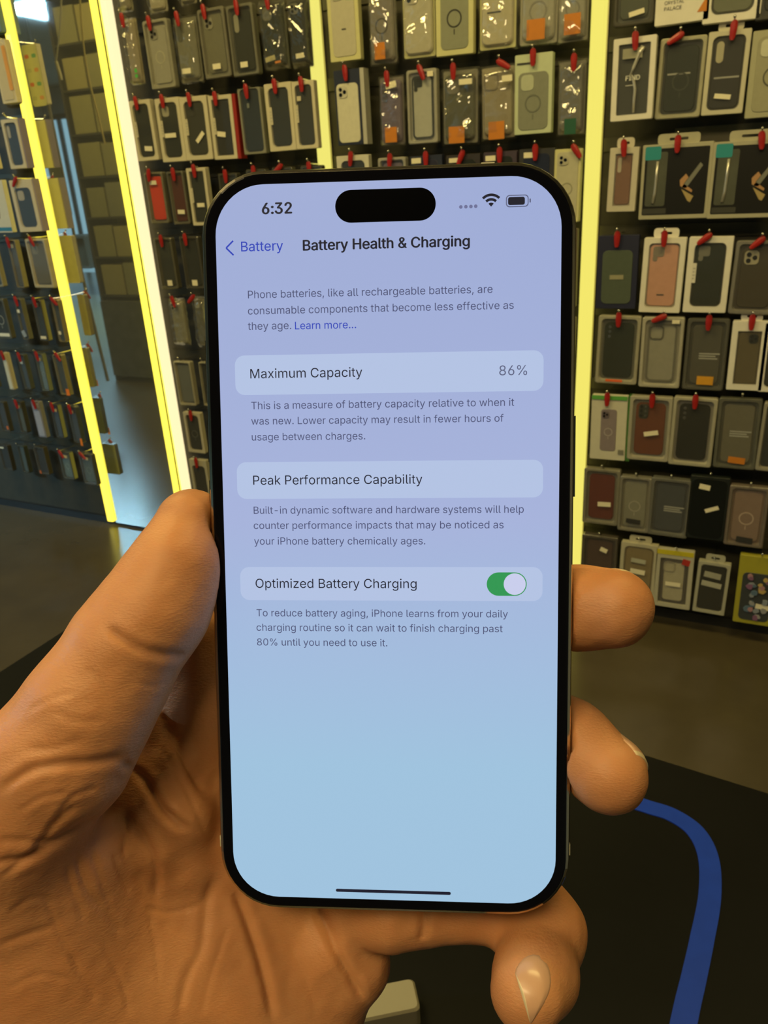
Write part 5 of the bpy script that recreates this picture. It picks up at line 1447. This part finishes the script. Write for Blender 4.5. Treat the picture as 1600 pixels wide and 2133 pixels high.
# creases and skin lines carved along the skin: polylines (seen at these pixels), width mm, depth mm
CREASE = [
    ([(222, 1306), (255, 1330), (290, 1350), (340, 1363), (392, 1366)], 1.0, 1.0),
    ([(0, 1647), (60, 1606), (120, 1593), (200, 1588), (256, 1576)], 1.0, 0.9),
    ([(-40, 1800), (57, 1788), (114, 1753), (166, 1722), (210, 1700), (243, 1668)], 1.0, 1.0),
    ([(0, 1749), (57, 1753), (110, 1753)], .8, .5),
    ([(0, 1828), (66, 1780), (114, 1714), (162, 1674)], .8, .6),
    ([(486, 1854), (507, 1897), (525, 1950), (547, 2020), (572, 2133)], 1.0, 1.3),
    ([(657, 1890), (682, 1937), (700, 1980), (730, 2035), (760, 2090)], 1.0, 1.6),
    ([(446, 1830), (429, 1884), (420, 1972), (389, 2037), (370, 2133)], 1.0, .5),
    ([(157, 1775), (180, 1850), (223, 1906), (254, 1946)], .8, .55),
    ([(262, 1700), (302, 1749), (324, 1810), (326, 1868)], .9, .9),
    ([(300, 1610), (332, 1679), (363, 1705), (400, 1730)], .9, .9),
    ([(262, 1690), (264, 1745), (257, 1785)], .8, .6),
    ([(236, 1775), (252, 1825), (270, 1860)], .7, .45),
    ([(140, 1800), (150, 1850), (176, 1920)], .7, .35),
    ([(145, 1985), (175, 2040), (200, 2085)], .8, .35),
    ([(0, 1968), (60, 1946), (110, 1930)], .8, .35),
    ([(335, 1480), (372, 1560), (425, 1650)], .9, 1.0),
    ([(255, 1588), (300, 1622), (345, 1690), (385, 1740)], .9, 1.0),
    ([(882, 1890), (884, 1925), (880, 1960)], .9, 1.1),
    ([(120, 1480), (150, 1500), (215, 1500)], .9, .25),
    ([(60, 1560), (110, 1560), (170, 1540)], .9, .25),
    ([(180, 1390), (205, 1420), (230, 1470)], .9, .22),
    ([(190, 1770), (215, 1850), (235, 1905)], .6, .35),
    ([(120, 1700), (150, 1660), (205, 1640)], .6, .35),
    ([(40, 1690), (90, 1660), (140, 1650)], .6, .35),
    ([(95, 1870), (130, 1960), (170, 2030)], .6, .28),
    ([(210, 1960), (250, 2040), (270, 2110)], .6, .28),
    ([(300, 1890), (350, 1900), (420, 1885)], .6, .35),
    ([(310, 1905), (325, 1980), (330, 2060)], .6, .25),
    ([(475, 1930), (440, 2030), (420, 2120)], .6, .25),
    ([(600, 1960), (640, 2050), (660, 2120)], .6, .22),
    ([(340, 1560), (385, 1640), (430, 1740)], .6, .35),
    ([(280, 1420), (320, 1430), (350, 1420)], .6, .18),
    ([(60, 1480), (110, 1455), (160, 1440)], .6, .18),
    ([(20, 1900), (70, 1870), (120, 1880)], .6, .25),
    ([(20, 2060), (80, 2030), (150, 2040)], .6, .22),
]
# keep the hand out of the phone: skin is pressed flat where it touches
sl = F.sub(np.array([-60, -110, -205]), np.array([60, 100, -150]))
X, Y, Z = np.meshgrid(AX[0][sl[0]], AX[1][sl[1]], AX[2][sl[2]], indexing='ij')
Q = np.stack([X - PH_T[0] * 1000, Y - PH_T[1] * 1000, Z - PH_T[2] * 1000], -1) @ PH_R
r_ = 13.0
qx = np.abs(Q[..., 0]) - (38.8 - r_)
qy = np.abs(Q[..., 1]) - (80.35 - r_)
d2 = np.hypot(np.maximum(qx, 0), np.maximum(qy, 0)) + np.minimum(np.maximum(qx, qy), 0) - r_
dz = np.abs(Q[..., 2] + 4.1) - 4.3
ds = np.hypot(np.maximum(d2, 0), np.maximum(dz, 0)) + np.minimum(np.maximum(d2, dz), 0) - 0.25
a = F.d[sl]
g = (-ds).astype(np.float32)
k = 1.2
h = np.clip(0.5 - 0.5 * (a - g) / k, 0, 1)
F.d[sl] = a * (1 - h) + g * h + k * h * (1 - h)
del X, Y, Z, Q, qx, qy, d2, dz, ds, a, g, h


def surface_nets(d, lo, vox):
    """quads of the zero surface of a sampled distance field"""
    s = d < 0
    n = np.array(d.shape) - 1
    cnt = np.zeros(n, np.int8)
    for i in (0, 1):
        for j in (0, 1):
            for k in (0, 1):
                cnt += s[i:n[0] + i, j:n[1] + j, k:n[2] + k]
    act = (cnt > 0) & (cnt < 8)
    idx = np.argwhere(act)
    ids = np.full(n, -1, np.int32)
    ids[act] = np.arange(len(idx))
    acc = np.zeros((len(idx), 3))
    num = np.zeros(len(idx))
    C8 = {}
    for c in [(i, j, k) for i in (0, 1) for j in (0, 1) for k in (0, 1)]:
        C8[c] = d[idx[:, 0] + c[0], idx[:, 1] + c[1], idx[:, 2] + c[2]].astype(float)
    for axis in range(3):
        for u in (0, 1):
            for v in (0, 1):
                c0 = [0, 0, 0]
                c0[(axis + 1) % 3], c0[(axis + 2) % 3] = u, v
                c1 = list(c0)
                c1[axis] = 1
                A, B = C8[tuple(c0)], C8[tuple(c1)]
                cr_ = (A < 0) != (B < 0)
                t = np.where(cr_, A / np.where(cr_, A - B, 1), 0)
                p = np.repeat(np.array([c0], float), len(idx), 0)
                p[:, axis] = t
                acc += p * cr_[:, None]
                num += cr_
    V = lo + vox * (idx + acc / num[:, None])
    faces = []
    for axis in range(3):
        o1, o2 = (axis + 1) % 3, (axis + 2) % 3
        e = [slice(1, -1)] * 3
        e0, e1 = list(e), list(e)
        e0[axis], e1[axis] = slice(0, -1), slice(1, None)
        s0, s1 = s[tuple(e0)], s[tuple(e1)]
        for inside, flip in ((s0 & ~s1, False), (~s0 & s1, True)):
            q = np.argwhere(inside)
            off = np.ones(3, int)
            off[axis] = 0
            q = q + off

            def vid(a_, b_):
                z = q.copy()
                z[:, o1] -= a_
                z[:, o2] -= b_
                return ids[z[:, 0], z[:, 1], z[:, 2]]
            f = np.stack([vid(1, 1), vid(0, 1), vid(0, 0), vid(1, 0)], 1)
            faces.append(f[:, ::-1] if flip else f)
    return V, np.concatenate(faces)


for ax_ in range(3):                           # close the surface where the forearm leaves the grid
    e_ = [slice(None)] * 3
    for i_ in (0, -1):
        e_[ax_] = i_
        F.d[tuple(e_)] = np.maximum(F.d[tuple(e_)], 0.4)
V, FQ = surface_nets(F.d, LO, VOX)


def field_normals(V):
    """outward normal from the field, by central differences"""
    out = np.zeros_like(V)
    for ax in range(3):
        for sg in (1, -1):
            P = V.copy()
            P[:, ax] += sg * VOX
            out[:, ax] += sg * sample(P)
    return out / (np.linalg.norm(out, axis=1)[:, None] + 1e-9)


def sample(P):
    q = (P - LO) / VOX
    i = np.clip(np.floor(q).astype(int), 0, NG - 2)
    f = np.clip(q - i, 0, 1)
    r = 0
    for a_ in (0, 1):
        for b_ in (0, 1):
            for c_ in (0, 1):
                w = (f[:, 0] if a_ else 1 - f[:, 0]) * (f[:, 1] if b_ else 1 - f[:, 1]) * (f[:, 2] if c_ else 1 - f[:, 2])
                r = r + w * F.d[i[:, 0] + a_, i[:, 1] + b_, i[:, 2] + c_]
    return r


ed = np.concatenate([FQ[:, [0, 1]], FQ[:, [1, 2]], FQ[:, [2, 3]], FQ[:, [3, 0]]])
for lam in (.5, .5, .5, .5):
    acc, cnt = np.zeros_like(V), np.zeros(len(V))
    for ax in range(3):
        acc[:, ax] = np.bincount(ed[:, 0], V[ed[:, 1], ax], len(V)) + np.bincount(ed[:, 1], V[ed[:, 0], ax], len(V))
    cnt = np.bincount(ed[:, 0], minlength=len(V)) + np.bincount(ed[:, 1], minlength=len(V))
    V = V * (1 - lam) + lam * acc / np.maximum(cnt, 1)[:, None]
N = field_normals(V)
px_ = CX + FPX * V[:, 0] / -V[:, 2]
py_ = CY - FPX * V[:, 1] / -V[:, 2]
front = np.clip((N[:, 2] - 0.05) / 0.3, 0, 1)
disp_ = np.zeros(len(V))
for poly, wid, dep in CREASE:
    P = np.array(smooth_path(poly, 6))
    mm = 1640.0 / 185
    lo_, hi_ = P.min(0) - 40, P.max(0) + 40
    sel = np.where((px_ > lo_[0]) & (px_ < hi_[0]) & (py_ > lo_[1]) & (py_ < hi_[1]))[0]
    if not len(sel):
        continue
    q = np.stack([px_[sel], py_[sel]], 1)
    best = np.full(len(sel), 1e9)
    par = np.zeros(len(sel))
    for i in range(len(P) - 1):
        v = P[i + 1] - P[i]
        t = np.clip(((q - P[i]) @ v) / (v @ v + 1e-9), 0, 1)
        dd = np.linalg.norm(q - P[i] - t[:, None] * v, axis=1)
        up = dd < best
        best[up] = dd[up]
        par[up] = ((i + t) / (len(P) - 1))[up]
    dmm = best / mm
    ends = np.clip(np.minimum(par, 1 - par) / 0.12, 0.15, 1)
    disp_[sel] -= ends * 0.72 * (dep * np.exp(-(dmm / wid) ** 2) - 0.25 * dep * np.exp(-((dmm - 2.4 * wid) / (1.4 * wid)) ** 2)) * front[sel]
# soft unevenness of the flesh
rnd_ = np.random.RandomState(4)
for amp, sc in ((0.16, 14.0), (0.05, 4.0)):
    for _ in range(8):
        kv = rnd_.randn(3)
        kv *= 2 * np.pi / sc / np.linalg.norm(kv)
        disp_ += amp / 4 * np.sin(V @ kv + rnd_.uniform(0, 6.28)) * np.clip(front, 0.2, 1)
V = V + N * disp_[:, None]

me = bpy.data.meshes.new('hand')
me.vertices.add(len(V))
me.vertices.foreach_set('co', (V / 1000).astype(np.float32).ravel())
me.loops.add(FQ.size)
me.polygons.add(len(FQ))
me.loops.foreach_set('vertex_index', FQ.astype(np.int32).ravel())
me.polygons.foreach_set('loop_start', np.arange(0, FQ.size, 4, dtype=np.int32))
me.polygons.foreach_set('loop_total', np.full(len(FQ), 4, np.int32))
me.update(calc_edges=True)
me.validate()
me.polygons.foreach_set('use_smooth', [True] * len(me.polygons))

SKIN = bpy.data.materials.new('skin')
SKIN.use_nodes = True
nt = SKIN.node_tree
bs = nt.nodes['Principled BSDF']
bs.inputs['Roughness'].default_value = 0.46
bs.inputs['Specular IOR Level'].default_value = 0.32
bs.inputs['Subsurface Weight'].default_value = 0.22
bs.inputs['Subsurface Radius'].default_value = (1.0, 0.36, 0.18)
bs.inputs['Subsurface Scale'].default_value = 0.0035
tc = nt.nodes.new('ShaderNodeTexCoord')


def noise(scale, detail=4, rough=.55):
    n = nt.nodes.new('ShaderNodeTexNoise')
    n.inputs['Scale'].default_value = scale
    n.inputs['Detail'].default_value = detail
    n.inputs['Roughness'].default_value = rough
    nt.links.new(tc.outputs['Object'], n.inputs['Vector'])
    return n


n1 = noise(55, 3)
cr = nt.nodes.new('ShaderNodeValToRGB')
cr.color_ramp.elements[0].position = 0.32
cr.color_ramp.elements[0].color = (0.50, 0.212, 0.085, 1)
cr.color_ramp.elements[1].position = 0.70
cr.color_ramp.elements[1].color = (0.56, 0.26, 0.115, 1)
nt.links.new(n1.outputs['Fac'], cr.inputs[0])
nt.links.new(cr.outputs[0], bs.inputs['Base Color'])
# skin grain: fine lines running across the thumb and palm, and pores
mp = nt.nodes.new('ShaderNodeMapping')
mp.inputs['Rotation'].default_value = (0, 0, math.radians(38))
mp.inputs['Scale'].default_value = (1.0, 3.2, 1.0)
nt.links.new(tc.outputs['Object'], mp.inputs['Vector'])
n2 = noise(900, 3)
nt.links.new(mp.outputs[0], n2.inputs['Vector'])
vo = nt.nodes.new('ShaderNodeTexVoronoi')
vo.inputs['Scale'].default_value = 1300
nt.links.new(tc.outputs['Object'], vo.inputs['Vector'])
ad = nt.nodes.new('ShaderNodeMath')
ad.operation = 'MULTIPLY_ADD'
ad.inputs[1].default_value = 0.35
nt.links.new(vo.outputs['Distance'], ad.inputs[0])
nt.links.new(n2.outputs['Fac'], ad.inputs[2])
bp = nt.nodes.new('ShaderNodeBump')
bp.inputs['Strength'].default_value = 0.32
bp.inputs['Distance'].default_value = 0.0004
nt.links.new(ad.outputs[0], bp.inputs['Height'])
nt.links.new(bp.outputs[0], bs.inputs['Normal'])
me.materials.append(SKIN)
hand = bpy.data.objects.new('hand', me)
COL.objects.link(hand)
hand.matrix_world = CAM_M
tag(hand, 'left hand, palm towards the camera, gripping the smartphone from behind', 'hand')

NAIL = mat('finger nail', (0.58, 0.34, 0.21), rough=0.28, spec=0.5, noise=0.06, nscale=200)
NAIL_TIP = mat('nail edge', (0.66, 0.54, 0.34), rough=0.35)


def skin_depth(px, py, d0, d1):
    """depth at which the ray through a pixel meets the skin"""
    ds = np.arange(d0, d1, .1)
    P = np.stack([cp(px, py, d) for d in ds])
    f = sample(P)
    k = np.argmax(f < 0)
    return ds[k] if f[k] < 0 else None


def nail_patch(free, rim, d0, d1, lift, name='fingernail'):
    """nail plate lying on the skin between its free edge and the rim of the nail bed (both seen from top to bottom)"""
    nu, nv = 12, 18
    rp = np.array(smooth_path(rim, 10))
    al = np.concatenate([[0], np.cumsum(np.linalg.norm(np.diff(rp, axis=0), axis=1))])
    f0, f1 = np.array(free[0], float), np.array(free[1], float)
    top = []
    for j in range(nv + 1):
        t = j / nv
        r0 = np.array([np.interp(t * al[-1], al, rp[:, 0]), np.interp(t * al[-1], al, rp[:, 1])])
        for i in range(nu + 1):
            u = i / nu
            p = (f0 * (1 - t) + f1 * t) * (1 - u) + r0 * u
            top.append((p, skin_depth(p[0], p[1], d0, d1)))
    ds = [d for _, d in top if d is not None]
    verts = []
    for lay in (0, 1):
        for n_, (p, d) in enumerate(top):
            i, j = n_ % (nu + 1), n_ // (nu + 1)
            dd = d if d is not None else float(np.median(ds))
            lf = lift * (0.15 + .85 * min(1, (1 - i / nu) * 4, 6 * min(j / nv, 1 - j / nv) + .2))
            verts.append(tuple(cp(p[0], p[1], dd - lf + (0 if lay == 0 else lift + .35)) / 1000))
    b = MB()
    b.v = verts
    W_ = nu + 1
    O_ = W_ * (nv + 1)
    for j in range(nv):
        for i in range(nu):
            a = j * W_ + i
            mi = 1 if i == 0 else 0
            b.f.append((a, a + 1, a + W_ + 1, a + W_))
            b.mi.append(mi)
            b.f.append((O_ + a, O_ + a + W_, O_ + a + W_ + 1, O_ + a + 1))
            b.mi.append(mi)
    ring = [i for i in range(nu + 1)] + [j * W_ + nu for j in range(1, nv + 1)] + [nv * W_ + i for i in range(nu - 1, -1, -1)] + [j * W_ for j in range(nv - 1, 0, -1)]
    for s_, e_ in zip(ring, ring[1:] + ring[:1]):
        b.f.append((s_, e_, O_ + e_, O_ + s_))
        b.mi.append(1 if s_ % W_ == 0 and e_ % W_ == 0 else 0)
    return b.build(name, [NAIL, NAIL_TIP], hand, smooth=True)


nail_patch([(1073, 2027), (1104, 2131)], [(1075, 2018), (1091, 1996), (1118, 1988), (1141, 2010), (1148, 2048), (1136, 2086), (1107, 2132)], 150, 200, .45)


def nail_shell(base, axis, up, rad, L_, lc):
    """nail plate of a fingertip: a thin shell curved round the end bone, rooted in the skin"""
    ax, u_ = nrm(axis), np.array(up, float)
    u_ = nrm(u_ - ax * (u_ @ ax))
    s_ = np.cross(ax, u_)
    nu, nv = 12, 10
    pts = []
    for lay in (0, 1):
        for j in range(nv + 1):
            v = j / nv
            w = .86 * (math.sqrt(1 - (1 - min(1, v / .35)) ** 2) * .7 + .3)
            for i in range(nu + 1):
                th = (i / nu - .5) * 2 * w
                l = v * L_ - (.9 * (th / .86) ** 2 if v > .6 else 0) * (v - .6) / .4
                rr = math.sqrt(rad ** 2 - max(0, l - lc) ** 2) + .28 * min(1, v / .3) * (1 - (th / .86) ** 2) - .10 - lay * .5
                pts.append(tuple((base + ax * l + u_ * (rr * math.cos(th)) + s_ * rr * math.sin(th)) / 1000))
    b = MB()
    b.v = pts
    W1 = nu + 1
    O_ = W1 * (nv + 1)
    for j in range(nv):
        for i in range(nu):
            a = j * W1 + i
            mi = 1 if j >= nv - 1 else 0
            b.f += [(a, a + 1, a + W1 + 1, a + W1), (O_ + a, O_ + a + W1, O_ + a + W1 + 1, O_ + a + 1)]
            b.mi += [mi, mi]
    ring = [i for i in range(W1)] + [j * W1 + nu for j in range(1, nv + 1)] + [nv * W1 + i for i in range(nu - 1, -1, -1)] + [j * W1 for j in range(nv - 1, 0, -1)]
    for p_, q_ in zip(ring, ring[1:] + ring[:1]):
        b.f.append((p_, q_, O_ + q_, O_ + p_))
        b.mi.append(1 if p_ // W1 == nv and q_ // W1 == nv else 0)
    return b.build('fingernail', [NAIL, NAIL_TIP], hand, smooth=True)


A1, B1 = cp(1205, 1266, 175.5), cp(1278, 1267, 170.5)
nail_shell(A1 + nrm(B1 - A1) * 2.0, B1 - A1, (.15, .72, -.68), 8.62, 9.6, np.linalg.norm(B1 - A1) - 2.0)
A2, B2 = cp(1186, 1545, 178.5), cp(1267, 1612, 170)
nail_shell(A2 + nrm(B2 - A2) * 5.0, B2 - A2, (.55, .60, -.58), 8.5, 11.0, np.linalg.norm(B2 - A2) - 5.0)


# ------------------------------------------------------------------ what stands in the mirror: the shop on the camera's left
def mirrored(px, py, yv):
    """real place of what the mirror shows at a pixel, yv = depth of its image"""
    p = on_y(px, py, yv)
    return Vector((p[0], 2 * D - p[1], p[2]))


# rack of cartons standing out in the shop, facing the mirror wall
RX0, RX1, RY = -4.36, -3.25, 0.10
rk = thing('display_rack', 'dark shelf rack of olive cartons, seen only in the mirror', 'rack', ((RX0 + RX1) / 2, RY, 0))
hw_ = (RX1 - RX0) / 2
b = MB()
b.box(-hw_, hw_, -.30, -.28, 0, 2.6)
for z in (0.62, 0.88, 1.14, 1.40, 1.66, 1.92, 2.18, 2.44):
    b.box(-hw_, hw_, -.28, 0.0, z - .012, z)
b.box(-hw_ - .02, -hw_, -.30, 0, 0, 2.6)
b.box(hw_, hw_ + .02, -.30, 0, 0, 2.6)
b.build('shelf_frame', mat('dark shelf steel', (.06, .055, .04), rough=.5), rk)
b = MB()
b.box(-hw_, hw_, -.28, .03, 0.04, .58)
b.build('cabinet', mat('grey cabinet', (.10, .10, .085), rough=.4, noise=.4, nscale=14), rk)
rnd = random.Random(11)
for z in (0.62, 0.88, 1.14, 1.40, 1.66, 1.92, 2.18):
    x = RX0 + .03
    k = 0
    while x < RX1 - .26:
        w = rnd.uniform(.15, .24)
        h = rnd.uniform(.18, .225)
        c_ = rnd.choice([(.34, .31, .14), (.30, .28, .14), (.26, .25, .16), (.38, .33, .14), (.14, .13, .08)])
        b = MB()
        o1 = rrect(-w / 2, w / 2, 0, h, .004)
        b.layers([at_y(o1, -.10), at_y(o1, .088), at_y(rrect(-w / 2 + .002, w / 2 - .002, .002, h - .002, .004), .09)])
        o = b.build('carton', paper(c_))
        o.location = (x + w / 2, RY - .10, z + .0005)
        tag(o, 'olive carton on the shelf rack that the mirror shows', 'carton', 'cartons on the mirrored rack')
        x += w + .015
for px_c, py_c, yv in ((120, 338, 5.0), (141, 423, 5.6)):
    p = mirrored(px_c, py_c, yv)
    sg = thing('hanging_tag', 'tan oval tag hanging on a cord, %s of two in the mirror' % ('upper' if py_c < 400 else 'lower'), 'tag', tuple(p))
    b = MB()
    o1 = rrect(-.065, .065, -.14, .14, .064, 8)
    b.layers([at_y(o1, -.006), at_y(o1, .006)])
    b.build('tag_plate', mat('tan card', (.20, .18, .08), rough=.6), sg)
    b = MB()
    b.tube([(0, 0, .14), (0, 0, 3.0 - p[2])], .002, 6)
    b.build('cord', M_BLACK, sg)
# leads hanging from the ceiling in front of the mirror
def lead(name, pts, r, lab, m_, plug=None):
    t = thing(name, lab, 'cable', tuple(pts[0]))
    b = MB()
    q = smooth_path([(p - pts[0])[:] for p in pts], 6)
    b.tube([tuple(v) for v in q], r, 6)
    b.build('lead', m_, t)
    if plug:
        b = MB()
        a_, c_ = pts[-1] - pts[0], plug - pts[0]
        b.tube([tuple(a_), tuple(a_ + (c_ - a_) * .7), tuple(c_)], [.007, .008, .006], 8)
        b.build('plug', mat('pale plug', (.55, .50, .34), rough=.4), t)


lead('charging_cable', [mirrored(145, -180, 2.9), mirrored(143, 0, 2.9), mirrored(139, 70, 2.9), mirrored(132, 130, 2.9)], .0035, 'thin pale cable hanging before the mirror, its plug at the end', mat('pale cable', (.5, .46, .32), rough=.5), mirrored(143, 168, 2.9))
lead('loose_wire', [mirrored(172, -160, 3.0), mirrored(185, 60, 3.0), mirrored(198, 160, 3.0), mirrored(214, 225, 3.0), mirrored(232, 300, 3.0)], .004, 'yellowish wire hanging close to the strip in the mirror', mat('yellow wire', (.5, .40, .14), rough=.5))
lead('loose_wire', [mirrored(98, 140, 3.4), mirrored(118, 240, 3.4), mirrored(150, 400, 3.4), mirrored(180, 560, 3.4), mirrored(235, 790, 3.4)], .009, 'long grey wire running down the mirror image to the floor', mat('grey wire', (.2, .19, .16), rough=.5))
# ceiling light panel with its frame, made for the added fill lamps too
for nm, loc, aim, sx, sy, pw, colr in LIGHTS:
    t = thing('ceiling_or_fill_light', 'flat ceiling light panel ' + {-0.25: 'added behind and above the camera to light the hand', -1.5: 'near the racks on the left', 0.35: 'near the right rack', -6.63: 'seen in the top of the mirror', -6.4: 'added out in the shop to tint its floor blue', -3.9: 'added to brighten the mirrored shelf rack'}[loc[0]], 'ceiling light', (loc[0], loc[1], 3.0))
    b = MB()
    for x0, x1, y0, y1 in ((-sx / 2 - .03, sx / 2 + .03, -sy / 2 - .03, -sy / 2), (-sx / 2 - .03, sx / 2 + .03, sy / 2, sy / 2 + .03), (-sx / 2 - .03, -sx / 2, -sy / 2, sy / 2), (sx / 2, sx / 2 + .03, -sy / 2, sy / 2)):
        b.box(x0, x1, y0, y1, -.045, 0)
    b.build('light_frame', M_ALU, t)
    b = MB()
    b.box(-sx / 2, sx / 2, -sy / 2, sy / 2, -.030, -.002)
    b.build('light_panel', emis_mat('lit panel', colr, 3.0), t)
# a dark crate and a low bench out in the shop, behind the camera's left
p = mirrored(175, 500, 8.5)
cr_ = thing('crate', 'dark square crate on a low bench, seen in the mirror', 'crate', (p[0], p[1], .36))
b = MB()
o1 = rrect(-.26, .26, 0, .42, .02)
b.layers([at_y(o1, -.2), at_y(o1, .2), at_y(rrect(-.23, .23, .03, .39, .015), .2), at_y(rrect(-.23, .23, .03, .39, .015), .12)])
b.build('crate_body', mat('dark crate', (.03, .025, .015), rough=.6), cr_)
bn = thing('bench', 'pale low bench far back in the mirror image', 'bench', (p[0], p[1], 0))
b = MB()
b.box(-.9, .9, -.25, .25, .32, .36)
b.build('bench_top', mat('pale bench top', (.35, .38, .38), rough=.4), bn)
for x, y in ((-.8, -.2), (.8, -.2), (-.8, .2), (.8, .2)):
    b = MB()
    b.box(x - .02, x + .02, y - .02, y + .02, 0, .32)
    b.build('leg', M_STEEL, bn)
